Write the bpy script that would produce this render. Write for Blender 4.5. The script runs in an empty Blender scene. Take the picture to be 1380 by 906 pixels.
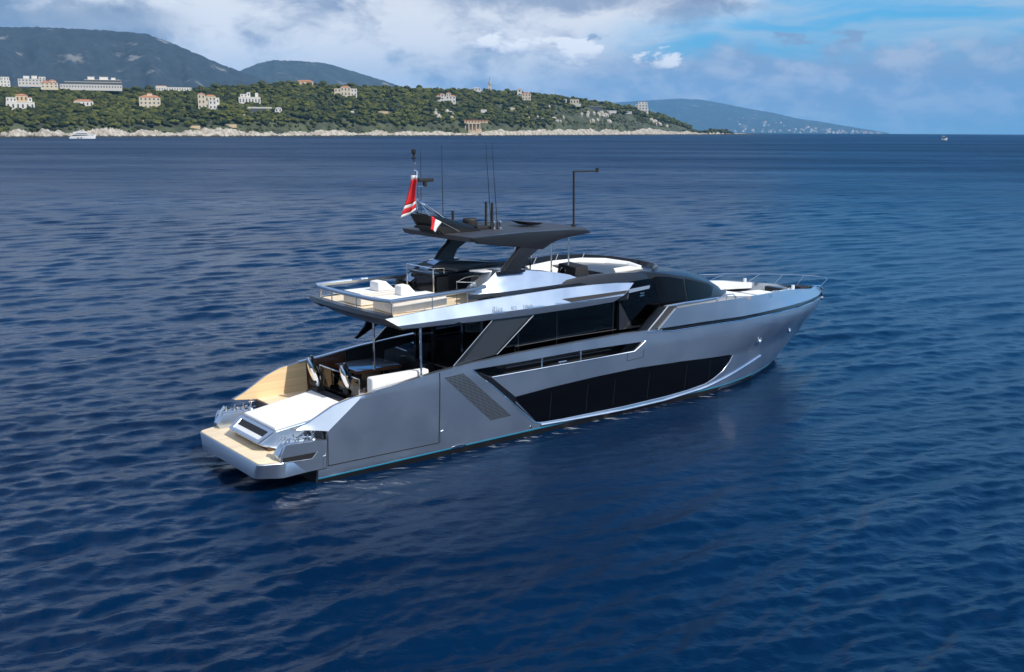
import bpy, bmesh, math, random
import numpy as np
from mathutils import Vector, Matrix

R = math.radians
rng = random.Random(11)
nr = np.random.default_rng(5)
S = bpy.context.scene
COL = S.collection
EARTH = 6.371e6

# ------------------------------------------------------------------ camera
CAM_H = 14.0
PITCH = math.atan((453 - 175) / 1380.0)
ROLL = R(0.27)
c_f = Vector((0, math.cos(PITCH), -math.sin(PITCH)))
c_u0 = Vector((0, math.sin(PITCH), math.cos(PITCH)))
c_r0 = Vector((1, 0, 0))
c_r = c_r0 * math.cos(ROLL) + c_u0 * math.sin(ROLL)
c_u = -c_r0 * math.sin(ROLL) + c_u0 * math.cos(ROLL)
cd = bpy.data.cameras.new("camera")
cam = bpy.data.objects.new("camera", cd)
COL.objects.link(cam)
cd.sensor_width = 36.0
cd.lens = 36.0
cd.clip_start = 0.5
cd.clip_end = 60000
m = Matrix.Identity(4)
for i in range(3):
    m[i][0], m[i][1], m[i][2] = c_r[i], c_u[i], -c_f[i]
m[2][3] = CAM_H
cam.matrix_world = m
S.camera = cam

# ------------------------------------------------------------------ view
S.view_settings.view_transform = 'Standard'
S.view_settings.look = 'None'
S.view_settings.exposure = 0.0
S.view_settings.gamma = 1.0
S.view_settings.use_curve_mapping = False
S.render.engine = 'CYCLES'
S.cycles.max_bounces = 8
S.cycles.glossy_bounces = 4
S.cycles.diffuse_bounces = 3
S.cycles.transparent_max_bounces = 8
S.cycles.volume_bounces = 0
S.cycles.sample_clamp_indirect = 25.0
S.cycles.use_denoising = True

# ------------------------------------------------------------------ sun
SUN_EL = R(46)
SUN_DIR = Vector((0.83, -0.56, 0)).normalized() * math.cos(SUN_EL) + Vector((0, 0, math.sin(SUN_EL)))
SUN_ROT = math.atan2(SUN_DIR.x, SUN_DIR.y)
sd = bpy.data.lights.new("sun", 'SUN')
sd.energy = 4.8
sd.angle = R(0.5)
sd.color = (1.0, 0.955, 0.88)
sun = bpy.data.objects.new("sun", sd)
COL.objects.link(sun)
sun.location = (200, -200, 300)
sun.rotation_euler = SUN_DIR.to_track_quat('Z', 'Y').to_euler()


# ------------------------------------------------------------------ node helpers
class NT:
    """small expression builder on a node tree"""
    def __init__(s, tree):
        s.t = tree; s.n = tree.nodes; s.l = tree.links
    def new(s, typ, **kw):
        n = s.n.new(typ)
        for k, v in kw.items(): setattr(n, k, v)
        return n
    def put(s, sock, v):
        if isinstance(v, (int, float)): sock.default_value = v
        elif isinstance(v, (tuple, list)):
            v = tuple(v)
            if len(sock.default_value) == 4 and len(v) == 3: v = v + (1,)
            sock.default_value = v
        else: s.l.new(v, sock)
    def m(s, op, a, b=None, c=None, clamp=False):
        n = s.new('ShaderNodeMath', operation=op, use_clamp=clamp)
        s.put(n.inputs[0], a)
        if b is not None: s.put(n.inputs[1], b)
        if c is not None: s.put(n.inputs[2], c)
        return n.outputs[0]
    def add(s, a, b): return s.m('ADD', a, b)
    def sub(s, a, b): return s.m('SUBTRACT', a, b)
    def mul(s, a, b): return s.m('MULTIPLY', a, b)
    def ss(s, x, a, b, lo=0.0, hi=1.0):
        n = s.new('ShaderNodeMapRange', interpolation_type='SMOOTHSTEP')
        s.put(n.inputs[0], x)
        n.inputs[1].default_value = a; n.inputs[2].default_value = b
        n.inputs[3].default_value = lo; n.inputs[4].default_value = hi
        return n.outputs[0]
    def vec(s, x, y, z=0.0):
        n = s.new('ShaderNodeCombineXYZ')
        s.put(n.inputs[0], x); s.put(n.inputs[1], y); s.put(n.inputs[2], z)
        return n.outputs[0]
    def sep(s, v):
        n = s.new('ShaderNodeSeparateXYZ'); s.l.new(v, n.inputs[0]); return n.outputs
    def vm(s, op, a, b=None, scale=None):
        n = s.new('ShaderNodeVectorMath', operation=op)
        s.put(n.inputs[0], a)
        if b is not None: s.put(n.inputs[1], b)
        if scale is not None: s.put(n.inputs['Scale'], scale)
        return n.outputs[0]
    def noise(s, v, scale, detail=4, rough=0.5, dist=0.0, dim='3D'):
        n = s.new('ShaderNodeTexNoise', noise_dimensions=dim)
        if v is not None: s.l.new(v, n.inputs['Vector'])
        n.inputs['Scale'].default_value = scale; n.inputs['Detail'].default_value = detail
        n.inputs['Roughness'].default_value = rough; n.inputs['Distortion'].default_value = dist
        return n.outputs[0]
    def mix(s, f, a, b):
        n = s.new('ShaderNodeMix', data_type='RGBA')
        s.put(n.inputs[0], f); s.put(n.inputs[6], a); s.put(n.inputs[7], b)
        return n.outputs[2]
    def ramp(s, x, stops):
        n = s.new('ShaderNodeValToRGB'); s.l.new(x, n.inputs[0])
        e = n.color_ramp.elements
        while len(e) < len(stops): e.new(0.5)
        for i, (p, c) in enumerate(stops):
            e[i].position = p; e[i].color = tuple(c) + (1,) if len(c) == 3 else c
        return n.outputs[0]


def lin(r, g, b):
    f = lambda c: c / 12.92 if c <= .04045 else ((c + .055) / 1.055) ** 2.4
    return (f(r / 255), f(g / 255), f(b / 255))


# ------------------------------------------------------------------ world: sky and clouds
W = bpy.data.worlds.new("World")
S.world = W
W.use_nodes = True
W.node_tree.nodes.clear()
w = NT(W.node_tree)
out = w.new('ShaderNodeOutputWorld')
bg = w.new('ShaderNodeBackground')
SKY_STRENGTH = 0.11
bg.inputs[1].default_value = SKY_STRENGTH
w.l.new(bg.outputs[0], out.inputs[0])
sky = w.new('ShaderNodeTexSky', sky_type='NISHITA', sun_disc=False)
sky.sun_elevation = SUN_EL
sky.sun_rotation = SUN_ROT
sky.altitude = 0; sky.air_density = 1.0; sky.dust_density = 0.1; sky.ozone_density = 4.0
tc = w.new('ShaderNodeTexCoord')
x, y, z = w.sep(tc.outputs['Generated'])
A = w.m('ARCTAN2', x, y)                                   # azimuth from +Y, towards +X
E_ = w.m('ARCSINE', z)                                     # elevation
Em = w.m('MAXIMUM', E_, 0.0)
Es = w.m('DIVIDE', Em, w.add(w.mul(Em, 1.6), 1.0))         # flattened high up
uv = w.vec(A, w.mul(Es, 2.4))
warp = w.new('ShaderNodeTexNoise'); w.l.new(uv, warp.inputs['Vector'])
warp.inputs['Scale'].default_value = 7; warp.inputs['Detail'].default_value = 4
wv = w.vm('SCALE', w.vm('SUBTRACT', warp.outputs['Color'], (0.5, 0.5, 0.5)), scale=0.10)
uw = w.vm('ADD', uv, wv)
n_big = w.noise(uw, 5.5, 6, .55)
n_mid = w.noise(uw, 16, 6, .58)
n_puff = w.noise(w.vm('ADD', uv, w.vm('SCALE', wv, scale=.5)), 24, 10, .60)
n_str = w.noise(w.vm('MULTIPLY', uw, (2.0, 11.0, 1.0)), 2.2, 6, .55)
K = 1.0 / SKY_STRENGTH
def cc(r, g, b, k=1.0): return tuple(c * K * k for c in lin(r, g, b))
base = w.mix(w.ss(E_, 0.0, 0.5), w.vm('MULTIPLY', sky.outputs[0], (0.40, 1.04, 1.34)), w.vm('MULTIPLY', sky.outputs[0], (0.34, 1.20, 1.72)))
# clear blue of the low sky, as the air shows it under the clouds
base = w.mix(w.ss(E_, 0.16, 0.02, 0, .75), base, w.mix(w.ss(E_, 0.0, 0.13), cc(112, 166, 218), cc(84, 156, 212)))
# thin cirrus on the right
cir = w.mul(w.mul(w.ss(n_str, .38, .66), w.ss(E_, .035, .09)), w.ss(n_big, .24, .52))
cir = w.mul(cir, w.ss(E_, .24, .13, .08, 1.0))
col = w.mix(w.mul(cir, .75), base, cc(198, 214, 232))
# bank of lilac haze cloud low over the sea
bank_top = w.add(.072, w.mul(w.sub(n_mid, .5), .075))
bank = w.mul(w.ss(w.sub(E_, bank_top), .010, -.012), w.ss(w.add(A, w.mul(w.sub(n_big, .5), .35)), .60, .26, .5, 1.0))
bank = w.mul(bank, w.ss(E_, -.005, .035, .35, .92))
bcol = w.mix(w.ss(n_puff, .40, .66), cc(150, 171, 205), cc(200, 207, 224))
col = w.mix(bank, col, bcol)
# stratus deck: left, and overhead
edge = w.add(w.add(A, w.mul(w.m('MINIMUM', E_, .13), -1.9)), w.mul(w.sub(n_big, .5), .36))
deck = w.mul(w.ss(edge, .04, -.10), w.ss(w.sub(E_, w.mul(w.sub(n_big, .5), .2)), .30, .17))
high = w.mul(w.ss(E_, .10, .22), w.ss(w.add(n_big, w.mul(w.m('MAXIMUM', A, -.55), -.32)), .58, .74))
deck = w.m('MAXIMUM', deck, w.mul(high, .6))
dk = w.ss(w.add(n_mid, w.mul(w.sub(n_big, .5), .9)), .25, .57)
dcol = w.mix(dk, cc(150, 163, 190), cc(246, 247, 251))
# cloud base resting on the summit
sag = w.mul(w.ss(A, -.27, -.36), w.mul(w.ss(w.add(E_, w.mul(w.sub(n_mid, .5), .03)), .112, .096), .75))
dcol = w.mix(sag, dcol, cc(120, 138, 164))

lowd = w.ss(E_, .05, .085, .75, 1.0)
col = w.mix(w.mul(deck, lowd), col, dcol)
# grey underside along the top of the picture
gband = w.mul(w.mul(w.ss(w.sub(E_, w.add(.104, w.mul(w.sub(n_mid, .5), .06))), -.006, .016), w.ss(A, .24, .08)), w.ss(A, -.12, -.02))
gband = w.mul(gband, w.ss(E_, .22, .15))
col = w.mix(w.mul(gband, .85), col, cc(150, 163, 190))
# sunlit cumulus row
row_c = w.add(.0785, w.mul(A, -.10))
row = w.ss(w.m('ABSOLUTE', w.sub(E_, row_c)), .026, .005)
row = w.mul(row, w.mul(w.ss(A, -.10, -.03), w.ss(A, .22, .12)))
cum = w.ss(w.add(n_puff, w.mul(w.sub(row, 1.0), .42)), .415, .505)
ccol = w.mix(w.ss(w.add(w.sub(E_, row_c), w.mul(w.sub(n_puff, .5), .05)), -.012, .004), cc(168, 181, 209), cc(252, 252, 254, 1.15))
col = w.mix(w.mul(cum, .95), col, ccol)
# added cloud veil, unseen behind the camera, to brighten upward-facing paint
veil = w.mul(w.ss(w.m('ABSOLUTE', A), 1.15, 1.9), w.ss(E_, .10, .35))
col = w.mix(w.mul(veil, w.ss(n_big, .25, .6, .45, .9)), col, cc(222, 229, 240))
# small grey puffs over the blue
row2 = w.mul(w.ss(w.m('ABSOLUTE', w.sub(E_, .083)), .020, .003), w.mul(w.ss(A, .02, .08), w.ss(A, .46, .30)))
puf = w.ss(w.add(w.noise(w.vm('ADD', uw, (3.1, 1.7, 0)), 15, 5, .55), w.mul(w.sub(row2, 1.0), .4)), .545, .61)
col = w.mix(w.mul(puf, .8), col, cc(146, 164, 196))
w.l.new(col, bg.inputs[0])


# ------------------------------------------------------------------ materials
def mat(name, base=(0.5, 0.5, 0.5), rough=0.5, metal=0.0, coat=0.0, spec=0.5, var=0.0, vscale=3.0, bump=0.0, bscale=40.0, rvar=0.0):
    mt = bpy.data.materials.new(name)
    mt.use_nodes = True
    t = NT(mt.node_tree)
    b = t.n['Principled BSDF']
    b.inputs['Base Color'].default_value = tuple(base) + (1,)
    b.inputs['Roughness'].default_value = rough
    b.inputs['Metallic'].default_value = metal
    b.inputs['Coat Weight'].default_value = coat
    b.inputs['Coat Roughness'].default_value = 0.06
    b.inputs['Specular IOR Level'].default_value = spec
    tcn = t.new('ShaderNodeTexCoord')
    if var or rvar:
        n = t.noise(tcn.outputs['Object'], vscale, 5, .6)
        if var:
            lo = tuple(c * (1 - var) for c in base); hi = tuple(min(1, c * (1 + var)) for c in base)
            t.l.new(t.mix(t.ss(n, .3, .7), lo, hi), b.inputs['Base Color'])
        if rvar:
            t.l.new(t.ss(n, .3, .7, max(.02, rough - rvar), rough + rvar), b.inputs['Roughness'])
    if bump:
        bn = t.new('ShaderNodeBump'); bn.inputs['Strength'].default_value = bump; bn.inputs['Distance'].default_value = 0.02
        t.l.new(t.noise(tcn.outputs['Object'], bscale, 3, .6), bn.inputs['Height'])
        t.l.new(bn.outputs[0], b.inputs['Normal'])
    return mt


def glass_mat(name, tint=(0.05, 0.06, 0.07), ior=1.5, rough=0.02):
    mt = bpy.data.materials.new(name)
    mt.use_nodes = True
    t = NT(mt.node_tree); t.n.clear()
    o = t.new('ShaderNodeOutputMaterial')
    tr = t.new('ShaderNodeBsdfTransparent'); tr.inputs[0].default_value = tuple(c for c in tint) + (1,)
    gl = t.new('ShaderNodeBsdfGlossy'); gl.inputs['Roughness'].default_value = rough
    gl.inputs[0].default_value = (1, 1, 1, 1)
    fr = t.new('ShaderNodeFresnel'); fr.inputs[0].default_value = ior
    mx = t.new('ShaderNodeMixShader')
    t.l.new(fr.outputs[0], mx.inputs[0]); t.l.new(tr.outputs[0], mx.inputs[1]); t.l.new(gl.outputs[0], mx.inputs[2])
    t.l.new(mx.outputs[0], o.inputs[0])
    return mt


def teak_mat(name, base, axis=1, pitch=0.09):
    """planked teak: narrow dark caulking lines with some plank to plank variation"""
    mt = mat(name, base, .6)
    t = NT(mt.node_tree); b = t.n['Principled BSDF']
    tcn = t.new('ShaderNodeTexCoord')
    c = t.sep(tcn.outputs['Object'])
    p = t.m('DIVIDE', c[axis], pitch)
    fr = t.m('FRACT', p)
    line = t.ss(t.m('ABSOLUTE', t.sub(fr, .5)), .44, .49)
    plank = t.m('FLOOR', p)
    wn = t.new('ShaderNodeTexWhiteNoise', noise_dimensions='1D'); t.l.new(plank, wn.inputs['W'])
    grain = t.noise(t.vm('MULTIPLY', tcn.outputs['Object'], (2, 2, 30) if axis == 2 else (2, 30, 2)), 3, 4, .6)
    v = t.add(t.mul(wn.outputs[0], .5), t.mul(grain, .5))
    col = t.mix(v, tuple(k * .80 for k in base), tuple(min(1, k * 1.18) for k in base))
    col = t.mix(t.mul(line, .55), col, tuple(k * .38 for k in base))
    t.l.new(col, b.inputs['Base Color'])
    return mt


def grille_mat(name):
    mt = mat(name, (.42, .45, .49), .35, .8)
    t = NT(mt.node_tree); b = t.n['Principled BSDF']
    tcn = t.new('ShaderNodeTexCoord')
    c = t.sep(tcn.outputs['Object'])
    a = t.m('SINE', t.mul(t.add(c[0], c[2]), 46.0)); d = t.m('SINE', t.mul(t.sub(c[0], c[2]), 46.0))
    h = t.ss(t.mul(a, d), .0, .35)
    t.l.new(t.mix(h, (.012, .014, .017), (.34, .39, .46)), b.inputs['Base Color'])
    t.l.new(t.mul(h, .8), b.inputs['Metallic'])
    return mt


M = {}
def silver(name, base, rough):
    mt = mat(name, base, rough, .90, 1.0, .5)
    t = NT(mt.node_tree); b = t.n['Principled BSDF']
    tcn = t.new('ShaderNodeTexCoord')
    n = t.noise(tcn.outputs['Object'], .7, 3, .5)
    t.l.new(t.ss(n, .3, .7, rough - .03, rough + .05), b.inputs['Roughness'])
    bn = t.new('ShaderNodeBump'); bn.inputs['Strength'].default_value = .02; bn.inputs['Distance'].default_value = .004
    t.l.new(t.noise(tcn.outputs['Object'], .9, 2, .4), bn.inputs['Height'])
    t.l.new(bn.outputs[0], b.inputs['Normal'])
    return mt
M['silver'] = silver('silver metallic paint', (.455, .53, .63), .33)
M['antifoul'] = mat('black antifouling', (.012, .013, .015), .5)
M['cyan'] = mat('cyan boot stripe', (.012, .20, .32), .35, coat=.4)
M['black'] = mat('black gloss', (.008, .008, .010), .12, coat=.5)
M['glassblack'] = mat('black glass panel', (.002, .002, .003), .10, spec=.22)
M['dark'] = mat('dark anthracite paint', (.016, .017, .021), .36, .2, .25, var=.08, vscale=6)
M['charcoal'] = mat('charcoal panel', (.036, .037, .042), .55, var=.12, vscale=8)
M['mattblack'] = mat('matt black', (.012, .012, .013), .7)
M['steel'] = mat('polished steel', (.78, .78, .78), .10, 1.0)
M['gray'] = mat('grey deck paint', (.30, .31, .33), .45, .2, var=.06)
M['white'] = mat('white upholstery', (.80, .79, .77), .75, var=.03, vscale=2, bump=.15, bscale=9)
M['cream'] = mat('cream fabric', (.66, .62, .56), .85, var=.04, vscale=4, bump=.2, bscale=7)
M['gel'] = mat('white gelcoat', (.78, .78, .77), .3, coat=.3, var=.03)
M['teak'] = teak_mat('teak deck', (.80, .645, .44), 1)
M['teakwall'] = teak_mat('teak wall', (.76, .55, .31), 2, .075)
M['brown'] = mat('brown varnished wood', (.075, .030, .014), .3, coat=.5, var=.25, vscale=4)
M['table'] = mat('lacquered table', (.38, .46, .58), .10, .45, .6)
M['saloon'] = glass_mat('dark saloon glass', (.20, .23, .27), 1.32)
M['smoke'] = glass_mat('smoked glass', (.30, .32, .35), 1.4)
M['screen'] = glass_mat('wind screen', (.10, .12, .15))
M['plate'] = mat('grey glazed plate', (.034, .041, .050), .22, .1, .4)
M['interior'] = mat('dark interior', (.020, .018, .017), .6)
M['grille'] = grille_mat('perforated grille')
M['red'] = mat('red cloth', (.62, .015, .02), .7)
M['whitecloth'] = mat('white cloth', (.78, .76, .74), .8)
M['letter'] = mat('steel lettering', (.24, .27, .31), .35, .8)


# ------------------------------------------------------------------ mesh builder
class MB:
    def __init__(s): s.v = []; s.f = []
    def add(s, vs, fs):
        k = len(s.v); s.v += [tuple(p) for p in vs]; s.f += [tuple(i + k for i in f) for f in fs]; return s
    def box(s, a0, a1, b0, b1, c0, c1):
        vs = [(a, b, c) for a in (a0, a1) for b in (b0, b1) for c in (c0, c1)]
        return s.add(vs, [(0, 1, 3, 2), (4, 6, 7, 5), (0, 4, 5, 1), (2, 3, 7, 6), (0, 2, 6, 4), (1, 5, 7, 3)])
    def prism(s, poly, fa, fb):
        """poly of 2-d points, fa / fb map one point to the two end positions"""
        n = len(poly); vs = [fa(p) for p in poly] + [fb(p) for p in poly]
        fs = [tuple(range(n)), tuple(range(2 * n - 1, n - 1, -1))] + [(i, i + n, (i + 1) % n + n, (i + 1) % n) for i in range(n)]
        return s.add(vs, fs)
    def sz(s, poly, t0, t1): return s.prism(poly, lambda p: (p[0], t0, p[1]), lambda p: (p[0], t1, p[1]))
    def st(s, poly, z0, z1): return s.prism(poly, lambda p: (p[0], p[1], z0), lambda p: (p[0], p[1], z1))
    def tz(s, poly, s0, s1): return s.prism(poly, lambda p: (s0, p[0], p[1]), lambda p: (s1, p[0], p[1]))
    def loft(s, rings, cap=True, closed=True):
        n = len(rings[0]); vs = [p for r in rings for p in r]; fs = []
        for i in range(len(rings) - 1):
            for j in range(n if closed else n - 1):
                a = i * n + j; b = i * n + (j + 1) % n
                fs.append((a, b, b + n, a + n))
        if cap and closed:
            fs.append(tuple(range(n))); k = (len(rings) - 1) * n; fs.append(tuple(range(k + n - 1, k - 1, -1)))
        return s.add(vs, fs)
    def tube(s, pts, r, n=8, r1=None):
        P = [Vector(p) for p in pts]; rings = []
        for i, p in enumerate(P):
            d = (P[min(i + 1, len(P) - 1)] - P[max(i - 1, 0)]).normalized()
            a = d.cross(Vector((0, 0, 1)))
            if a.length < .05: a = d.cross(Vector((1, 0, 0)))
            a.normalize(); b = d.cross(a)
            rr = r if r1 is None else r + (r1 - r) * i / max(1, len(P) - 1)
            rings.append([tuple(p + (a * math.cos(q) + b * math.sin(q)) * rr) for q in [2 * math.pi * k / n for k in range(n)]])
        return s.loft(rings)
    def lathe(s, prof, c=(0, 0, 0), n=16, axis='z'):
        rings = []
        for r, h in prof:
            ring = []
            for k in range(n):
                q = 2 * math.pi * k / n; a, b = r * math.cos(q), r * math.sin(q)
                p = (a, b, h) if axis == 'z' else ((h, a, b) if axis == 's' else (a, h, b))
                ring.append((c[0] + p[0], c[1] + p[1], c[2] + p[2]))
            rings.append(ring)
        return s.loft(rings)
    def build(s, name, m, parent=None, bevel=0.0, seg=2, smooth=32, ship=False, recalc=True):
        vs = [(p[0], -p[1], p[2]) for p in s.v] if ship else s.v
        me = bpy.data.meshes.new(name); me.from_pydata(vs, [], s.f)
        bm = bmesh.new(); bm.from_mesh(me)
        bmesh.ops.remove_doubles(bm, verts=bm.verts, dist=1e-5)
        if recalc: bmesh.ops.recalc_face_normals(bm, faces=bm.faces)
        if bevel:
            es = [e for e in bm.edges if len(e.link_faces) == 2 and e.calc_face_angle(0) > R(25)]
            bmesh.ops.bevel(bm, geom=es, offset=bevel, segments=seg, profile=.6, affect='EDGES', clamp_overlap=True)
        bm.to_mesh(me); bm.free()
        return link(name, me, m, parent, smooth)


def link(name, me, m, parent=None, smooth=32):
    if m is not None: me.materials.append(M[m] if isinstance(m, str) else m)
    if smooth:
        me.polygons.foreach_set('use_smooth', [True] * len(me.polygons))
        me.set_sharp_from_angle(angle=R(smooth))
    o = bpy.data.objects.new(name, me); COL.objects.link(o)
    if parent is not None: o.parent = parent
    return o


def tag(o, label=None, cat=None, group=None, kind=None):
    for k, v in (('label', label), ('category', cat), ('group', group), ('kind', kind)):
        if v: o[k] = v
    return o


def empty(name, loc=(0, 0, 0), rz=0.0, parent=None):
    o = bpy.data.objects.new(name, None); COL.objects.link(o)
    o.location = loc; o.rotation_euler = (0, 0, rz); o.empty_display_size = .5
    if parent: o.parent = parent
    return o


def lerp(x, xs, ys): return float(np.interp(x, xs, ys))


# value noise for terrain, rocks and crowns
_perm = nr.random(65536)
def vnoise(x, y):
    x = np.asarray(x, float); y = np.asarray(y, float)
    xi = np.floor(x).astype(np.int64); yi = np.floor(y).astype(np.int64)
    fx = x - xi; fy = y - yi; fx = fx * fx * (3 - 2 * fx); fy = fy * fy * (3 - 2 * fy)
    h = lambda a, b: _perm[((a * 73856093) ^ (b * 19349663)) & 65535]
    return (h(xi, yi) * (1 - fx) + h(xi + 1, yi) * fx) * (1 - fy) + (h(xi, yi + 1) * (1 - fx) + h(xi + 1, yi + 1) * fx) * fy
def fbm(x, y, o=4):
    r = 0; a = .5
    for i in range(o):
        r = r + a * vnoise(x + 17.3 * i, y - 9.1 * i); x = np.asarray(x) * 2.03; y = np.asarray(y) * 2.03; a *= .5
    return r


def grid_mesh(name, X, Y, Z, m, parent=None, smooth=0, wrap=False):
    n, k = X.shape
    me = bpy.data.meshes.new(name)
    idx = np.arange(n * k).reshape(n, k)
    if wrap:
        a = idx[:-1, :].ravel(); b = np.roll(idx, -1, 1)[:-1, :].ravel(); c = np.roll(idx, -1, 1)[1:, :].ravel(); d = idx[1:, :].ravel()
    else:
        a = idx[:-1, :-1].ravel(); b = idx[:-1, 1:].ravel(); c = idx[1:, 1:].ravel(); d = idx[1:, :-1].ravel()
    q = np.stack([a, b, c, d], 1).astype(np.int32)
    raw_mesh(me, np.stack([X.ravel(), Y.ravel(), Z.ravel()], 1), q)
    return link(name, me, m, parent, smooth)


def raw_mesh(me, V, F):
    nf, k = F.shape
    me.vertices.add(len(V)); me.vertices.foreach_set('co', V.astype(np.float32).ravel())
    me.loops.add(nf * k); me.loops.foreach_set('vertex_index', F.astype(np.int32).ravel())
    me.polygons.add(nf); me.polygons.foreach_set('loop_start', np.arange(0, nf * k, k, dtype=np.int32))
    me.update(calc_edges=True)


# =================================================================== SEA
YA = R(39.0)
YO = Vector((-9.693, 41.4415, 0))                           # transom on the centreline
yL = Vector((math.cos(YA), math.sin(YA), 0)); yT = Vector((math.sin(YA), -math.cos(YA), 0))


def build_sea():
    rr = [1.0, 6.0, 12.0]
    r = 18.0
    while r < 25500:
        rr.append(r); r += max(.08, (.0030 if r < 800 else .0060) * r)
    rr = np.array(rr)
    az = np.concatenate([np.linspace(-math.pi, -R(36), 40)[:-1], np.linspace(-R(36), R(36), 560), np.linspace(R(36), math.pi, 40)[1:-1]])
    RR, AZ = np.meshgrid(rr, az, indexing='ij')
    X = RR * np.sin(AZ); Y = RR * np.cos(AZ)
    cell = np.maximum(np.gradient(rr)[:, None] * np.ones_like(X), RR * R(72) / 560)
    # slick water in the lee of the hull
    dx, dy = X - YO.x, Y - YO.y
    s_ = dx * yL.x + dy * yL.y; t_ = dx * yT.x + dy * yT.y
    sm = lambda v, a, b: np.clip((v - a) / (b - a), 0, 1) ** 2 * (3 - 2 * np.clip((v - a) / (b - a), 0, 1))
    lee = sm(s_, -4, 4) * (1 - sm(s_, 24, 38)) * sm(t_, 0, 2) * (1 - sm(t_, 9, 20))
    calm = 1 - .62 * lee
    patch = .62 + .75 * fbm(X / 60.0 + 40, Y / 60.0 + 9, 3)
    Z = np.zeros_like(X)
    g = np.random.default_rng(21)
    main = R(-55)                                           # crests run slightly up to the right
    for lam, amp, spread, n in ((8.5, .048, .25, 6), (4.4, .062, .26, 10), (2.5, .056, .32, 16), (1.4, .036, .45, 22), (.85, .019, .6, 24), (.52, .009, .8, 24)):
        for i in range(n):
            L = lam * g.uniform(.72, 1.35); a = amp * g.uniform(.4, 1.0) * (2.0 / n) ** .5
            th = main + g.normal(0, spread); k = 2 * math.pi / L; ph = g.uniform(0, 6.283)
            wgt = np.clip((L / cell - 2.6) / 3.0, 0, 1)
            q = k * (X * math.cos(th) + Y * math.sin(th)) + ph + 1.1 * (fbm(X / (L * 3) + i, Y / (L * 3), 1) - .25)
            Z += wgt * a * (np.sin(q) - .20 * np.cos(2 * q))
    Z *= calm * patch
    Z *= np.clip((RR - 8) / 10, 0, 1)
    Z -= RR ** 2 / (2 * EARTH)
    mt = bpy.data.materials.new('sea water'); mt.use_nodes = True
    t = NT(mt.node_tree); b = t.n['Principled BSDF']
    b.inputs['Base Color'].default_value = (.0016, .017, .058, 1)
    b.inputs['IOR'].default_value = 1.333
    ge = t.new('ShaderNodeNewGeometry')
    pos = ge.outputs['Position']
    dist = t.new('ShaderNodeVectorMath', operation='LENGTH'); t.l.new(pos, dist.inputs[0])
    rot = t.new('ShaderNodeMapping'); t.l.new(pos, rot.inputs[0])
    rot.inputs['Rotation'].default_value = (0, 0, R(-22)); rot.inputs['Scale'].default_value = (.55, 1.0, 1.0)
    h = t.add(t.mul(t.noise(rot.outputs[0], 1.5, 6, .66), 1.0), t.mul(t.noise(rot.outputs[0], .2, 3, .5), 2.0))
    rot2 = t.new('ShaderNodeMapping'); t.l.new(pos, rot2.inputs[0]); rot2.inputs['Rotation'].default_value = (0, 0, R(-14)); rot2.inputs['Scale'].default_value = (.35, 1.0, 1.0)
    far = t.ss(t.m('LOGARITHM', dist.outputs['Value'], 10.0), 2.2, 3.2)
    h = t.add(h, t.mul(far, t.add(t.mul(t.noise(rot2.outputs[0], .08, 5, .66), 60.0), t.mul(t.noise(rot2.outputs[0], .014, 4, .6), 170.0))))
    bn = t.new('ShaderNodeBump'); bn.inputs['Strength'].default_value = .5; bn.inputs['Distance'].default_value = .16
    t.l.new(h, bn.inputs['Height']); t.l.new(bn.outputs[0], b.inputs['Normal'])
    stk = t.new('ShaderNodeMapping'); t.l.new(pos, stk.inputs[0]); stk.inputs['Rotation'].default_value = (0, 0, R(-8)); stk.inputs['Scale'].default_value = (.25, 1.0, 1.0)
    wind = t.mul(t.mul(t.sub(t.noise(stk.outputs[0], .011, 4, .6), .5), .55), t.ss(t.m('LOGARITHM', dist.outputs['Value'], 10.0), 1.9, 2.6))
    t.l.new(t.add(t.ss(t.m('LOGARITHM', dist.outputs['Value'], 10.0), 1.45, 2.9, .03, .44), wind), b.inputs['Roughness'])
    bodyn = t.noise(pos, .035, 4, .55)
    t.l.new(t.mix(t.ss(bodyn, .3, .7), (.0001, .0072, .028), (.0003, .0140, .048)), b.inputs['Base Color'])
    # thin broken foam lapping along the waterline of the hull
    rel = t.vm('SUBTRACT', pos, tuple(YO))
    def dot(v):
        n_ = t.new('ShaderNodeVectorMath', operation='DOT_PRODUCT'); t.l.new(rel, n_.inputs[0]); n_.inputs[1].default_value = tuple(v); return n_.outputs['Value']
    sy, ty = dot(yL), t.m('ABSOLUTE', dot(yT))
    inx = t.mul(t.mul(t.ss(ty, 3.0, 3.2), t.ss(ty, 4.3, 3.3)), t.mul(t.ss(sy, -2.0, -.5), t.ss(sy, 27.5, 20.0)))
    fm = t.new('ShaderNodeMapping'); t.l.new(pos, fm.inputs[0]); fm.inputs['Rotation'].default_value = (0, 0, -YA); fm.inputs['Scale'].default_value = (.5, 2.2, 1)
    fo = t.mul(inx, t.ss(t.noise(fm.outputs[0], 1.3, 6, .65), .56, .66))
    old = b.inputs['Base Color'].links[0].from_socket
    t.l.new(t.mix(t.mul(fo, .55), old, (.62, .66, .70)), b.inputs['Base Color'])
    o = grid_mesh('sea', X, Y, Z, mt, smooth=0, wrap=True)
    o.data.polygons.foreach_set('use_smooth', [True] * len(o.data.polygons))
    tag(o, 'deep blue open sea with small wind waves', 'sea', kind='structure')
    return o


sea = build_sea()


# =================================================================== COAST
def ray(px, py):
    d = c_f + c_r * ((px - 690) / 1380.0) - c_u * ((py - 453) / 1380.0)
    return d
def az_of(px, py=170):
    d = ray(px, py); return math.atan2(d.x, d.y)
def el_of(px, py):
    d = ray(px, py); return d.z / math.hypot(d.x, d.y)     # tangent of elevation
def drop(r): return r * r / (2 * EARTH)

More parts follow.
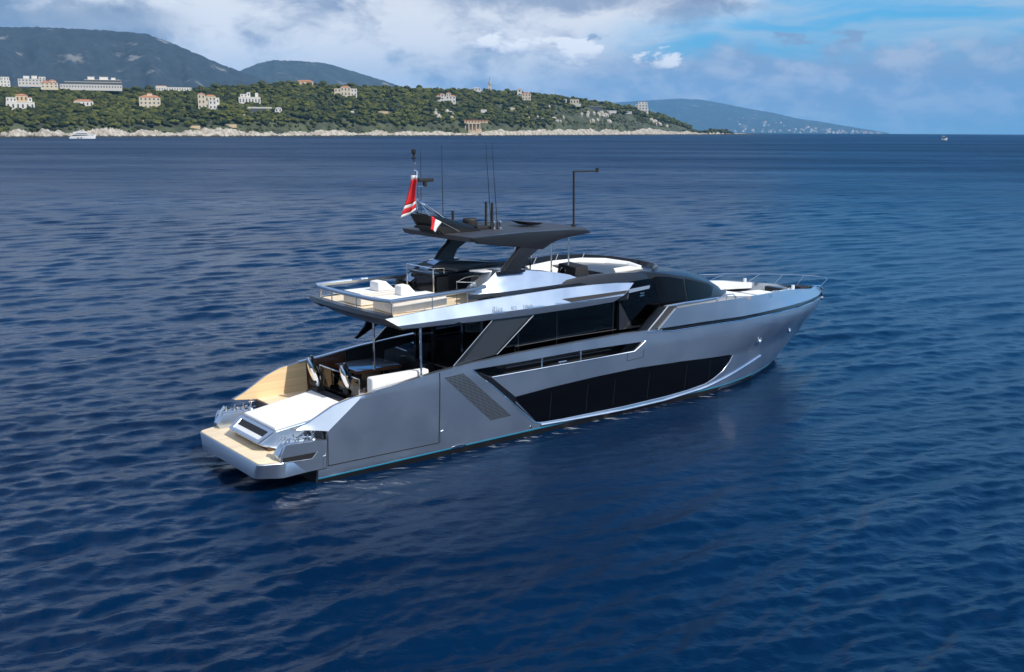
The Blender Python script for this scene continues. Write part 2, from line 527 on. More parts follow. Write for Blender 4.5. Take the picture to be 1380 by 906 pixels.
PXS = [-260, 0, 110, 200, 300, 400, 550, 700, 800, 900, 960, 1020, 1040]
SHR = [1480, 1591, 1666, 1757, 1800, 1925, 2142, 2455, 2811, 3380, 3830, 4400, 4520]
SKX = [-260, 0, 60, 100, 180, 260, 300, 350, 400, 450, 500, 550, 600, 650, 700, 750, 800, 850, 900, 930, 955, 985, 1010, 1040]
SKY_ = [112, 114, 117, 119, 119, 118, 116, 112, 109, 113, 115, 117, 119, 120, 122, 128, 135, 143, 157, 170, 177.5, 179.4, 180.6, 181.6]
TREE_H = 9.0
def shore(px): return np.interp(px, PXS, SHR)
def inland(px): return np.interp(px, [-260, 700, 900, 960, 1040], [360, 330, 260, 120, 60])
_tab = np.arange(-260, 1041, 4.0)
_zr = np.array([CAM_H + el_of(p, np.interp(p, SKX, SKY_)) * (shore(p) + inland(p)) - (TREE_H if p < 935 else max(0.0, TREE_H * (955 - p) / 20)) for p in _tab])
_az = np.array([az_of(p) for p in _tab])
def ridge_z(px): return np.maximum(np.interp(px, _tab, _zr), 1.2)
def terrain_z(px, k):
    q = np.clip(k / inland(px), 0, 1.6)
    zr = ridge_z(px)
    z0 = np.minimum(3.0, zr * .6)
    up = np.minimum(q, 1.0)
    sh = np.clip((k - 10) / 48.0, 0, 1); z = z0 + (zr - z0) * (up ** .85) * (sh * sh * (3 - 2 * sh)) - np.maximum(q - 1, 0) * 25
    z = z + (fbm(px / 22.0 + 3, k / 45.0, 3) - .45) * np.minimum(zr * .14, 9) * np.sin(np.pi * np.clip(up, 0, 1))
    return z
def to_xy(px, k):
    a = np.interp(px, _tab, _az); r = shore(px) + k
    return r * np.sin(a), r * np.cos(a), r


def build_land():
    px = np.arange(-260, 1036, 3.0); k = np.concatenate([np.linspace(6, 60, 10), np.linspace(70, 520, 46)])
    P, Kk = np.meshgrid(px, k, indexing='ij')
    Kk = Kk * np.minimum(1, inland(P) / 330 + .0)
    X, Y, r = to_xy(P, Kk); Z = terrain_z(P, Kk) - drop(r)
    mt = mat('scrub ground', (.050, .058, .026), .95, var=.5, vscale=.03)
    o = grid_mesh('headland', X, Y, Z, mt, smooth=0)
    tag(o, 'wooded headland rising from the sea', 'headland', kind='structure')
    # rocks
    px = np.arange(-260, 1041, .55); k = np.linspace(-14, 40, 34)
    P, Kk = np.meshgrid(px, k, indexing='ij')
    Kk0 = Kk + 10 * (fbm(P / 14.0, Kk / 40.0, 3) - .5)
    X, Y, r = to_xy(P, Kk0)
    fade = np.interp(P, [-260, 955, 1000, 1030, 1041], [1, .8, .42, .18, .05])
    big = np.interp(P, [0, 640, 700, 760, 800, 830, 880, 940], [.85, .8, 1.0, 1.0, 1.7, 1.85, 1.4, .9])
    prof = np.interp(Kk, [-14, 0, 6, 16, 26, 34], [-4, .5, 6.0, 10.5, 11.5, 6])
    rough = (fbm(P / 4.0, Kk / 9.0, 4) - .45) * 8.5 + (fbm(P / 1.5 + 50, Kk / 4.0, 3) - .45) * 4.0
    slow = .15 + 1.75 * fbm(P / 22.0 + 7, P * 0 + 3, 4)
    Z = (np.maximum(prof, -4) * slow * 1.15 + rough * np.clip((prof + 1) / 4, .1, 1)) * fade * big - drop(r) - .3
    mt = mat('pale limestone', (.46, .41, .33), .9)
    t = NT(mt.node_tree); b = t.n['Principled BSDF']
    ge = t.new('ShaderNodeNewGeometry'); z = t.sep(ge.outputs['Position'])[2]
    n = t.noise(ge.outputs['Position'], .11, 5, .65)
    col = t.mix(t.ss(n, .32, .68), (.22, .185, .14), (.47, .425, .355))
    wet = t.ss(t.add(z, t.mul(n, 6.0)), 4.2, 6.0)
    col = t.mix(wet, (.030, .030, .024), col)
    t.l.new(col, b.inputs['Base Color'])
    o = grid_mesh('rocky_shore', X, Y, Z, mt, smooth=0)
    tag(o, 'band of pale jagged limestone along the water, dark at the waterline', 'shore', kind='structure')


build_land()


def build_range(name, label, prof, dist, depth, base, rough, seed, bare=None):
    """a mountain range: front foot at dist, crest at dist + depth"""
    px = np.arange(prof[0][0], prof[-1][0] + .1, 3.0)
    xs, ys = zip(*prof)
    az = np.array([az_of(p) for p in px])
    top = np.array([CAM_H + drop(dist + depth) + el_of(p, np.interp(p, xs, ys)) * (dist + depth) for p in px])
    q = np.concatenate([np.linspace(0, 1, 40), np.linspace(1.05, 1.8, 10)])
    Az, Q = np.meshgrid(az, q, indexing='ij'); T = np.repeat(top[:, None], len(q), 1)
    P = np.repeat(px[:, None], len(q), 1)
    r = dist + depth * Q
    ridge = fbm(P / 34.0 + seed, Q * 1.6 + seed, 5) - .45
    Z = np.where(Q <= 1, T * Q ** .9, T * (1 - (Q - 1) * 1.0)) + ridge * T * rough * np.sin(np.pi * np.clip(Q, 0, 1)) ** .8
    Z += (fbm(P / 3.0 + seed, Q * 9, 3) - .45) * 14 * (Q > .02)
    Z -= 20 * (Q < .01)
    Z -= drop(r)
    X = r * np.sin(Az); Y = r * np.cos(Az)
    mt = mat(name + ' slopes', base, .95)
    t = NT(mt.node_tree); b = t.n['Principled BSDF']
    ge = t.new('ShaderNodeNewGeometry')
    n = t.noise(ge.outputs['Position'], .004, 6, .65)
    n2 = t.noise(ge.outputs['Position'], .012, 4, .6)
    col = t.mix(t.ss(n2, .3, .7), tuple(c * .55 for c in base), tuple(c * 1.35 for c in base))
    col = t.mix(t.mul(t.ss(n, .58, .66), .55), col, (.26, .24, .21))
    t.l.new(col, b.inputs['Base Color'])
    o = grid_mesh(name, X, Y, Z, mt, smooth=0)
    tag(o, label, 'mountain', kind='structure')


build_range('mountain', 'grey blue mountain with its summit in cloud',
            [(-330, 70), (-200, 45), (-60, 36), (0, 37), (60, 37), (110, 39), (160, 42), (205, 46), (235, 57), (262, 69), (300, 86), (335, 99), (370, 112), (420, 135), (470, 160)],
            6200, 2000, (.020, .023, .022), .30, 2.0)  # slope colour darkened to carry the cloud shadow
build_range('mountain', 'rounded lower mountain behind the wooded headland',
            [(255, 150), (290, 118), (320, 99), (350, 86), (372, 81), (400, 82), (440, 85), (470, 94), (510, 106), (545, 118), (600, 140), (640, 165)],
            8600, 2300, (.030, .036, .030), .30, 9.0)
build_range('far_mountain', 'hazy blue mountain sloping down to the far sea',
            [(640, 165), (700, 152), (760, 143), (830, 138), (880, 135), (915, 133), (945, 134.5), (975, 140), (1010, 147), (1040, 152), (1075, 160), (1105, 164), (1140, 170), (1165, 174), (1190, 178), (1200, 180)],
            23000, 3500, (.032, .040, .034), .22, 5.0)


# =================================================================== YACHT  (s forward, t to starboard, z up; metres)
yacht = empty('motor_yacht', YO, YA)
tag(yacht, 'long silver grey motor yacht with black windows and dark hardtop, lying still on the sea', 'yacht')
Y_ = dict(parent=yacht, ship=True)


def stem(z): return lerp(z, [-1, .25, 1, 2, 3, 3.5, 3.9, 4.4, 5.2], [32.2, 34.0, 35.2, 36.7, 38.0, 38.25, 38.1, 37.3, 36.3])
def zcr(s): return 2.20 + .79 * (s - .42)                   # crease of the bright stern shoulder
def Th(s, z):
    b = lerp(z, [-1, .25, 2, 3.4, 5], [2.6, 3.2, 3.38, 3.5, 3.5]) * lerp(s, [-2, 0, 10, 20, 26], [.955, .965, 1, 1.04, 1.04])
    tl = lerp(z, [-1, .25, 2, 3.4, 5], [11, 11, 14.8, 15, 15.5]); p = lerp(z, [-1, .25, 2, 3.4, 5], [1.7, 1.9, 2.05, 2.6, 2.6])
    u = (stem(z) - s) / tl
    g = 0 if u <= 0 else (1 if u >= 1 else 1 - (1 - u) ** p)
    return b * g - .55 * max(0, min(z - zcr(s), (z - 2.02) * 2.5))


def Tnc(s, z): return Th(s, min(z, max(zcr(s), 2.02)))          # the plain side, without the leaning shoulder


def skin(name, poly, m, side=1, off=0.0, thick=.12, parent=None, surf=Th, ds=.45, dz=.28, smooth=35):
    """a panel whose outline is given along the ship and in height, laid on the hull's own surface"""
    bm = bmesh.new()
    f = bm.faces.new([bm.verts.new((p[0], p[1], 0)) for p in poly])
    bmesh.ops.triangulate(bm, faces=[f], ngon_method='EAR_CLIP')
    s0, s1 = min(p[0] for p in poly), max(p[0] for p in poly); z0, z1 = min(p[1] for p in poly), max(p[1] for p in poly)
    def cut(co, no):
        bmesh.ops.bisect_plane(bm, geom=bm.verts[:] + bm.edges[:] + bm.faces[:], plane_co=co, plane_no=no, dist=1e-5)
    a = math.floor(s0 / ds) * ds + ds
    while a < s1 - 1e-4: cut((a, 0, 0), (1, 0, 0)); a += ds
    a = math.floor(z0 / dz) * dz + dz
    while a < z1 - 1e-4: cut((0, a, 0), (0, 1, 0)); a += dz
    if surf is Th and s0 < 2.5 and z1 > 2.3: cut((.42, 2.2, 0), (-.79, 1, 0))
    bm.verts.ensure_lookup_table(); bm.verts.index_update()
    n = len(bm.verts)
    vo, vi = [], []
    for v in bm.verts:
        t = max(0.0, surf(v.co.x, v.co.y))
        vo.append((v.co.x, side * (t + off), v.co.y)); vi.append((v.co.x, side * max(0.0, t + off - thick), v.co.y))
    fs = [tuple(v.index for v in f.verts) for f in bm.faces]
    fs2 = [tuple(i + n for i in reversed(q)) for q in fs]
    fe = []
    for e in bm.edges:
        if len(e.link_faces) == 1:
            i, j = e.verts[0].index, e.verts[1].index; fe.append((i, j, j + n, i + n))
    bm.free()
    b = MB(); b.add(vo + vi, fs + fs2 + fe)
    return b.build(name, m, parent or yacht, ship=True, smooth=smooth)


def stem_pts(z0, z1, n=10):
    return [(stem(z0 + (z1 - z0) * i / n), z0 + (z1 - z0) * i / n) for i in range(n + 1)]

WING = [(-.72, 2.36), (-.19, 2.56), (.39, 2.88), (.87, 3.14), (1.61, 3.39), (2.57, 3.53), (3.95, 3.66), (5.71, 3.87)]
BODY = ([(.02, -.7), (.02, .62), (.40, .62), (.40, 2.22)] + WING +
        [(7.25, 3.99), (7.43, 3.74), (8.53, 3.23), (17.37, 3.25), (18.12, 3.69), (18.12, 4.16), (18.9, 4.10), (19.5, 3.99), (22.5, 3.96), (25.6, 3.90), (29.2, 3.88), (32, 3.82), (35.2, 3.70)]
        + [(stem(3.56), 3.56)] + stem_pts(3.4, -.7, 14))
BULW = [(19.0, 4.23), (20.2, 5.12), (22.5, 5.16), (25.5, 5.13), (29.07, 5.01), (31.2, 4.90), (32.9, 4.74), (34.6, 4.52), (36.0, 4.34), (stem(4.24), 4.24)] + stem_pts(4.15, 3.83, 3) + [(35.2, 3.95), (32, 4.06), (29.2, 4.12), (25.6, 4.13), (22.5, 4.2)]
BAND = [(7.25, 3.99), (8.6, 4.06), (10.07, 4.11), (13.65, 4.17), (16.56, 4.20), (18.12, 4.16), (18.12, 3.69), (16, 3.73), (13.66, 3.77), (10.08, 3.73), (7.43, 3.74)]
WIN = [(9.95, 1.95), (9.98, 2.11), (12, 2.23), (15, 2.33), (17.75, 2.36), (21, 2.25), (24.95, 2.03), (25.3, 1.95), (25.05, 1.62), (24.49, 1.21), (23.8, .92), (23.06, .71), (21.7, .58), (20.19, .51), (17, .47), (13, .53), (11.79, .58), (11.3, .66)]
ZBAND = [(7.55, 3.66), (8.60, 3.22), (9.98, 2.11), (9.95, 1.95), (9.6, 2.05)]

for sd_ in (1, -1):
    hs = skin('hull_side', BODY, 'silver', sd_, 0, .14 if sd_ > 0 else .08, surf=Th if sd_ > 0 else Tnc)
    skin('forward_bulwark', BULW, 'silver', sd_, .05, .16)
    skin('bulwark_band', BAND, 'silver', sd_, 0, .12)
    # recessed black line under the bulwark
    skin('black_line', [(18.4, 4.10), (19.1, 4.26), (22.5, 4.24), (25.6, 4.17), (29.2, 4.16), (32, 4.10), (35.2, 3.98), (stem(3.85), 3.85), (stem(3.5), 3.5), (35.2, 3.62), (32, 3.76), (29.2, 3.82), (25.6, 3.84), (22.5, 3.90)], 'black', sd_, -.06, .1)
    hw = skin('hull_window', WIN, 'glassblack', sd_, .012, .05)
    for s_ in (12.1, 14.4, 16.2, 18.6, 21.4, 23.3):
        skin('mullion', [(s_, .66), (s_ + .025, .66), (s_ + .025, 2.0), (s_, 2.0)], 'dark', sd_, .016, .02, parent=hw)
    for s_, z_ in ((15.3, 1.5), (19.6, 1.45), (24.2, 1.7)):
        pl = [(s_ + .17 * math.cos(q), z_ + .17 * math.sin(q)) for q in np.linspace(0, 2 * math.pi, 15)[:-1]]
        pm = skin('opening_port', pl, 'glassblack', sd_, .022, .02, parent=hw)
    skin('window_panel', [(7.52, 3.70), (8.56, 3.20), (9.98, 2.08), (9.98, 1.80), (11.25, .68), (9.95, 1.72)], 'black', sd_, .010, .05)
    skin('grille', [(5.95, 3.62), (6.95, 3.66), (9.80, 1.22), (8.62, 1.20)], 'grille', sd_, .010, .04)
    # thin bright edges: knuckle below the window, cap of the bulwark
    skin('boot_stripe', [(.03, .23), (.03, .28), (9, .315), (20, .355), (27, .36), (31, .34), (31, .30), (27, .315), (20, .31), (9, .265)], 'cyan', sd_, .010, .03)
    skin('antifouling', [(.03, -.7), (.03, .225), (9, .26), (20, .305), (27, .31), (31, .295), (stem(.26) - .15, .26)] + stem_pts(.2, -.7, 5), 'antifoul', sd_, .006, .03)
    rails = MB()
    rails.tube([(s_, sd_ * (Th(s_, z_) + .03), z_) for s_, z_ in zip(np.linspace(11.6, 28.6, 42), np.interp(np.linspace(11.6, 28.6, 42), [11.6, 14, 17, 20, 23, 25, 27, 28.6], [.46, .36, .28, .30, .48, .78, 1.12, 1.38]))], .055, 6)
    rails.build('spray_rail', 'silver', **Y_)
    edge = MB()
    edge.tube([(s_, sd_ * (Th(s_, z_) - .0), z_) for s_, z_ in [(7.50, 3.70), (8.53, 2.90), (9.55, 2.05), (10.4, 1.3), (11.15, .66), (11.5, .55), (13, .49), (17, .43), (20.2, .47), (21.7, .54), (23.06, .67), (23.8, .88), (24.55, 1.18), (25.1, 1.6), (25.34, 1.95)]], .022, 6)
    edge.build('window_trim', 'steel', **Y_)
    e2 = MB(); e2.tube([(s_, sd_ * Th(s_, z_), z_) for s_, z_ in [(8.53, 3.245), (12, 3.25), (15, 3.25), (17.37, 3.265), (18.12, 3.70)]], .03, 6)
    e2.build('rail_capping', 'silver', **Y_)
    e3 = MB(); e3.tube([(s_, sd_ * (Th(s_, z_) + .01), z_ + .01) for s_, z_ in list(zip([18.2, 20, 22.5, 25.6, 29.2, 32, 35.2, 37.8], [4.15, 3.985, 3.96, 3.90, 3.88, 3.82, 3.70, 3.58]))], .022, 6)
    e3.build('edge_highlight', 'steel', **Y_)  # bright tube standing in for the highlight along the hull's top edge
    # cap rail
    cap = MB(); rings = []
    for s_, z_ in [(2.57, 3.54), (3.95, 3.67), (5.71, 3.88), (7.6, 4.02), (10.07, 4.12), (13.65, 4.18), (16.56, 4.21), (18.6, 4.17), (19.3, 4.12)]:
        t_ = Th(s_, z_); rings.append([(s_, sd_ * (t_ + .01), z_ - .02), (s_, sd_ * (t_ + .01), z_ + .03), (s_, sd_ * (t_ - .22), z_ + .035), (s_, sd_ * (t_ - .22), z_ - .02)])
    cap.loft(rings); cap.build('cap_rail', 'silver', **Y_)
    # stern quarter and platform side
    skin('quarter_panel', [(-1.55, .66), (-1.62, 1.44), (-1.42, 1.92), (-1.36, 1.96), (.38, 1.86), (.38, .66)], 'silver', sd_, .0, .10)
    hb = MB(); hb.sz([(-1.60, 1.30), (-1.66, 1.52), (-1.38, 1.93), (.38, 1.83), (.38, 1.30)], sd_ * 2.62, sd_ * 3.04)
    hb.build('mooring_housing', 'silver', bevel=.03, **Y_)
    slot = skin('fairlead_slot', [(-1.52, 1.28), (-1.52, 1.46), (-.05, 1.43), (-.28, 1.20)], 'mattblack', sd_, .012, .04)
    sl = MB(); sl.tube([(s_, sd_ * (Th(s_, z_) + .015), z_) for s_, z_ in [(-1.5, 1.26), (-.9, 1.22), (-.28, 1.185), (-.03, 1.44)]], .018, 6); sl.build('slot_trim', 'steel', parent=slot, ship=True)
    cm = MB()
    for s_, h_ in ((-1.15, .0), (-.75, 0), (-.35, 0)):
        cm.tube([(s_, sd_ * 2.76, 1.88), (s_ - .08, sd_ * 2.70, 2.20)], .035, 8); cm.tube([(s_, sd_ * 2.98, 1.88), (s_ + .05, sd_ * 2.96, 2.15)], .03, 8)
        cm.tube([(s_ - .2, sd_ * 2.72, 2.03), (s_ + .22, sd_ * 2.96, 2.03)], .028, 8)
    cm.build('mooring_cleat', 'steel', **Y_)
    cp = MB(); cp.lathe([(.0, 0), (.13, 0), (.15, .05), (.075, .12), (.07, .26), (.12, .30), (.12, .36), (.05, .38), (.05, .44), (0, .45)], (.0, sd_ * 2.84, 1.86), 14)
    cp.build('capstan', 'steel', **Y_)
    gt = MB(); gt.tube([(-1.55, sd_ * 2.70, 1.86), (-1.3, sd_ * 2.68, 2.16), (-1.2, sd_ * 2.98, 2.16), (-1.4, sd_ * 3.0, 1.92)], .035, 8); gt.tube([(-1.52, sd_ * 2.85, 1.9), (-1.28, sd_ * 2.83, 2.16)], .03, 8)
    gt.build('roller_fairlead', 'steel', **Y_)
    # folding side of the beach club: seams and hinges
    for pl in ([(.395, 2.23), (.43, 2.23), (.475, .72), (.44, .72)], [(.44, .75), (5.86, .69), (5.86, .65), (.44, .705)], [(5.70, 3.85), (5.75, 3.85), (5.86, .69), (5.81, .69)]):
        skin('seam', pl, 'mattblack', sd_, .006, .02)
    for s_ in (.30, 5.98):
        skin('hinge', [(s_ - .07, .70), (s_ - .07, 1.18), (s_ + .05, 1.22), (s_ + .05, .74)], 'silver', sd_, .022, .03)
    # teak lined inside of the wing
    dz_ = .03 if sd_ < 0 else -.10
    skin('wing_lining', [(.44, 1.2), (.44, 2.18), (-.64, 2.33), (-.64, 2.345 + dz_ * .4), (-.15, 2.55 + dz_), (.42, 2.86 + dz_), (.9, 3.12 + dz_), (1.62, 3.36 + dz_), (2.57, 3.50 + dz_), (2.95, 3.53 + dz_), (2.95, 1.3)], 'teakwall', sd_, 0, .03, ds=.4, surf=(lambda s, z: lerp(s, [-.7, .9, 2, 3], [2.44, 2.63, 2.86, 2.97])) if sd_ > 0 else (lambda s, z: Tnc(s, z) - .10))
    skin('inner_lining', [(2.98, 2.2), (2.98, 3.53), (3.95, 3.63), (5.0, 3.76), (5.0, 2.2)], 'brown', sd_, -.145, .03)
    skin('inner_lining', [(5.05, 2.2), (5.05, 3.77), (5.71, 3.84), (9.0, 4.06), (18.0, 4.12), (18.0, 3.78), (9.0, 3.72), (7.2, 3.5), (7.0, 2.2)], 'dark', sd_, -.145, .03)
    # port lights and small fittings
    for s_, z_, rr in ((27.73, 2.57, .24), (31.68, 2.54, .22)):
        t0 = Th(s_, z_); nv = Vector((Th(s_ - .2, z_) - Th(s_ + .2, z_), .4, 0)).normalized()
        q = MB(); ring = []
        a1 = Vector((0, 0, 1)); a2 = nv.cross(a1).normalized()
        c0 = Vector((s_, t0, z_))
        for ra, h in ((rr * .55, -.05), (rr * .62, .03), (rr * .9, .05), (rr, .02), (rr, -.05)):
            ring.append([tuple((c0 + nv * h + a1 * (ra * 1.1 * math.sin(k)) + a2 * (ra * math.cos(k)))[i] * (sd_ if i == 1 else 1) for i in range(3)) for k in np.linspace(0, 6.283, 19)[:-1]])
        q.loft(ring); hf = q.build('hawse_pipe', 'steel', **Y_)
    skin('drain_outlet', [(11.0 + .07 * math.cos(k), .45 + .06 * math.sin(k)) for k in np.linspace(0, 6.283, 11)[:-1]], 'steel', sd_, .012, .03)
    skin('exhaust_outlet', [(6.9 + .42 * math.cos(k), .28 + .09 * math.sin(k)) for k in np.linspace(0, 6.283, 15)[:-1]], 'steel', sd_, .014, .03)
    # opening: dark glass forward, gate posts
    skin('opening_glass', [(16.3, 3.27), (16.95, 3.70), (18.05, 3.68), (17.36, 3.28)], 'glassblack', sd_, -.05, .03)
    skin('opening_glass', [(7.6, 3.70), (8.6, 3.26), (9.35, 3.27), (8.75, 3.70)], 'saloon', sd_, -.05, .03)
    for s_ in (11.45, 13.85):
        st_ = MB(); st_.tube([(s_, sd_ * (Th(s_, 3.3) - .05), 3.20), (s_, sd_ * (Th(s_, 3.3) - .05), 3.80)], .035, 8)
        st_.build('stanchion', 'steel', **Y_)
    hr = MB(); hr.tube([(s_, sd_ * 3.12, 3.46) for s_ in (9.6, 12, 14, 16.2)], .03, 6); hr.tube([(s_, sd_ * 3.12, 3.62) for s_ in (9.6, 11, 12.6)], .022, 6); hr.build('side_handrail', 'steel', **Y_)
    ck = MB(); ck.tube([(12.45, sd_ * 3.46, 3.38), (12.95, sd_ * 3.46, 3.38)], .03, 8); ck.tube([(12.6, sd_ * 3.46, 3.22), (12.6, sd_ * 3.46, 3.38)], .028, 8); ck.tube([(12.8, sd_ * 3.46, 3.22), (12.8, sd_ * 3.46, 3.38)], .028, 8)
    ck.build('mooring_cleat', 'steel', **Y_)
    for pl in ([(16.95, 3.98), (16.965, 3.98), (16.965, 3.72), (16.95, 3.72)],):
        pass
    dl = [(16.9, 3.235), (16.93, 3.235), (16.93, 2.84), (18.02, 2.90), (18.02, 3.3), (18.05, 3.3), (18.05, 2.87), (16.9, 2.81)]
    skin('gate_seam', dl, 'charcoal', sd_, .005, .02)

# bottom, transom, decks
tr = MB(); tr.tz([(-3.06, .62), (3.06, .62), (3.06, 2.2), (-3.06, 2.2)], .30, .38); tr.build('transom', 'charcoal', **Y_)
tl_ = MB(); tl_.tz([(-3.02, -.7), (3.02, -.7), (3.02, .62), (-3.02, .62)], .05, .16); tl_.build('lower_transom', 'antifoul', **Y_)


def deck(name, s0, s1, z, m, inset=.13, zt=None, th=.06):
    ss = np.linspace(s0, s1, 30)
    poly = [(s, max(.02, Th(s, zt or z) - inset)) for s in ss]
    poly = poly + [(s, -t) for s, t in reversed(poly)]
    b = MB(); b.st(poly, z - th, z); return b.build(name, m, **Y_)
deck('cockpit_floor', .40, 8.6, 2.22, 'teak')
deck('side_deck', 8.6, 24.0, 3.02, 'gray')
deck('foredeck', 19.6, 33.6, 4.16, 'gray', inset=.12, zt=4.5)
deck('anchor_well', 33.4, 37.3, 3.98, 'gray', inset=.14, zt=4.1)

# bathing platform
A2 = [(-2.42, -2.86), (-2.42, 2.86)]
def rnd(poly, r, n=4):
    o = []
    for i, p in enumerate(poly):
        a, b, c = Vector(poly[i - 1]), Vector(p), Vector(poly[(i + 1) % len(poly)])
        d1 = (a - b).normalized() * min(r, (a - b).length * .45); d2 = (c - b).normalized() * min(r, (c - b).length * .45)
        for k in range(n + 1):
            u = k / n; q = (b + d1) * (1 - u) ** 2 + b * 2 * u * (1 - u) + (b + d2) * u * u; o.append((q.x, q.y))
    return o
top = rnd([(-2.42, -2.90), (-2.42, 2.90), (-1.56, 3.20), (.39, 3.06), (.39, -3.06), (-1.56, -3.20)], .22)
bot = rnd([(-2.46, -2.62), (-2.46, 2.62), (-1.60, 3.20), (.39, 3.06), (.39, -3.06), (-1.60, -3.20)], .22)
pb = MB(); pb.loft([[(p[0] * .97 + .02, p[1] * .9, .58) for p in bot], [(p[0], p[1], .66) for p in bot], [(p[0], p[1], 1.24) for p in top], [(p[0] + .02, p[1] * .994, 1.27) for p in top]])
plat = pb.build('swim_platform', 'silver', **Y_)
tk = MB(); tk.st([(p[0] * .985 + .0, p[1] * .985) for p in top], 1.272, 1.30); tk.build('platform_teak', 'teak', bevel=.01, **Y_)

# sunpad over the garage
def ring(s, w, z): return (s, w, z)
sp = MB()
prof = [(-1.72, 1.60), (-1.02, 2.06), (2.35, 2.50), (2.35, 1.35), (-.9, 1.35), (-1.52, 1.50)]
wd = [1.42, 1.60, 1.72, 1.95, 1.9, 1.55]
sp.add([(p[0], -w_, p[1]) for p, w_ in zip(prof, wd)] + [(p[0], w_, p[1]) for p, w_ in zip(prof, wd)],
       [(0, 1, 2, 3, 4, 5), (11, 10, 9, 8, 7, 6)] + [(i, i + 6, (i + 1) % 6 + 6, (i + 1) % 6) for i in range(6)])
box_ = sp.build('sunpad_base', 'silver', bevel=.09, seg=3, **Y_)
cu = MB(); cu.add([(-1.00, -1.50, 2.06), (-1.00, 1.50, 2.06), (2.32, 1.62, 2.48), (2.32, -1.62, 2.48), (-.96, -1.47, 2.18), (-.96, 1.47, 2.18), (2.30, 1.60, 2.62), (2.30, -1.60, 2.62)],
                 [(0, 1, 2, 3), (4, 5, 6, 7), (0, 1, 5, 4), (1, 2, 6, 5), (2, 3, 7, 6), (3, 0, 4, 7)])
cu.build('sunpad_cushion', 'white', bevel=.05, seg=3, **Y_)
# framed window set into the sloping aft face
def fa(u, v, d=0):                                             # u across -1..1, v 0 bottom .. 1 top
    p = Vector((-1.70, 1.62)).lerp(Vector((-1.04, 2.055)), v); wv_ = 1.40 + .18 * v
    return (p.x - d * .55, u * wv_, p.y + d * .83)
ff = MB()
o_ = [fa(-.99, .02, .03), fa(.99, .02, .03), fa(.99, .97, .03), fa(-.99, .97, .03)]; i_ = [fa(-.82, .2, .03), fa(.82, .2, .03), fa(.82, .82, .03), fa(-.82, .82, .03)]
b_ = [fa(-.80, .22, -.02), fa(.80, .22, -.02), fa(.80, .80, -.02), fa(-.80, .80, -.02)]
ff.add(o_ + i_ + b_, [(k, (k + 1) % 4, (k + 1) % 4 + 4, k + 4) for k in range(4)] + [(k + 4, (k + 1) % 4 + 4, (k + 1) % 4 + 8, k + 8) for k in range(4)])
fr_ = ff.build('window_frame', 'silver', parent=box_, ship=True, recalc=False)
fg = MB(); fg.add([fa(-.81, .21, .008), fa(.81, .21, .008), fa(.81, .45, .008), fa(-.81, .45, .008)], [(0, 1, 2, 3)]); fg.build('window_sill', 'gel', parent=box_, ship=True)
fg = MB(); fg.add([fa(-.81, .45, .008), fa(.81, .45, .008), fa(.81, .81, .008), fa(-.81, .81, .008)], [(0, 1, 2, 3)]); fg.build('window_pane', 'glassblack', parent=box_, ship=True)
st_ = MB(); st_.box(-1.36, .36, -1.62, 1.62, 1.30, 1.52); st_.build('garage_step', 'brown', bevel=.02, **Y_)

# steps and glazed balustrade between sunpad and cockpit
bl = MB(); bl.add([(2.30, -2.1, 2.5), (2.30, 2.1, 2.5), (2.75, 2.1, 2.62), (2.75, -2.1, 2.62), (2.30, -2.1, 2.1), (2.30, 2.1, 2.1), (2.75, 2.1, 2.1), (2.75, -2.1, 2.1)], [(0, 1, 2, 3), (4, 5, 6, 7), (0, 1, 5, 4), (1, 2, 6, 5), (2, 3, 7, 6), (3, 0, 4, 7)])
bl.build('cockpit_sill', 'charcoal', bevel=.02, **Y_)
gp = MB(); gp.box(2.86, 2.90, -1.75, 1.55, 2.25, 3.62); gp.build('glass_balustrade', 'smoke', **Y_)
gp = MB(); gp.tube([(2.88, -1.8, 3.64), (2.88, 1.6, 3.64)], .03, 8); gp.tube([(2.88, 1.6, 2.2), (2.88, 1.6, 3.64)], .03, 8); gp.tube([(2.88, -1.8, 2.2), (2.88, -1.8, 3.64)], .03, 8); gp.build('balustrade_rail', 'steel', **Y_)
gp = MB(); gp.box(3.0, 3.9, -1.5, -.2, 2.24, 2.9); gp.box(3.0, 3.5, .2, 1.5, 2.24, 2.86); gp.build('cockpit_locker', 'brown', bevel=.03, **Y_)
gp = MB(); gp.box(2.95, 3.25, 1.75, 2.0, 2.24, 3.25); gp.box(3.0, 3.5, 1.7, 2.5, 3.18, 3.25); gp.build('gate_post', 'brown', bevel=.015, **Y_)
# table and seating
tb = MB(); tb.box(4.25, 6.60, -3.0, -.95, 3.20, 3.30); tbl = tb.build('cockpit_table', 'table', bevel=.02, **Y_)
tb = MB(); tb.box(4.9, 5.9, -2.3, -1.6, 2.22, 3.2); tb.build('table_pedestal', 'dark', parent=tbl, ship=True)
tb = MB(); tb.box(4.23, 6.62, -.945, -.90, 3.17, 3.305); tb.box(4.23, 4.262, -3.0, -.95, 3.17, 3.305); tb.build('table_edge', 'brown', parent=tbl, ship=True)
so = MB(); so.box(2.75, 5.6, 2.42, 2.86, 2.9, 3.93); so.build('cockpit_bench_back', 'white', bevel=.10, seg=3, **Y_)
so = MB(); so.box(2.75, 5.6, 1.75, 2.44, 2.75, 3.10); so.build('cockpit_bench_seat', 'white', bevel=.08, seg=3, **Y_)
so = MB(); so.box(2.8, 5.6, 1.8, 2.85, 2.22, 2.76); so.build('cockpit_bench_base', 'brown', bevel=.03, **Y_)
so = MB(); so.box(6.7, 7.9, -2.6, -.2, 2.22, 2.7); so.box(7.5, 8.0, -2.6, -.2, 2.6, 3.3); so.build('cockpit_sofa', 'dark', bevel=.06, **Y_)
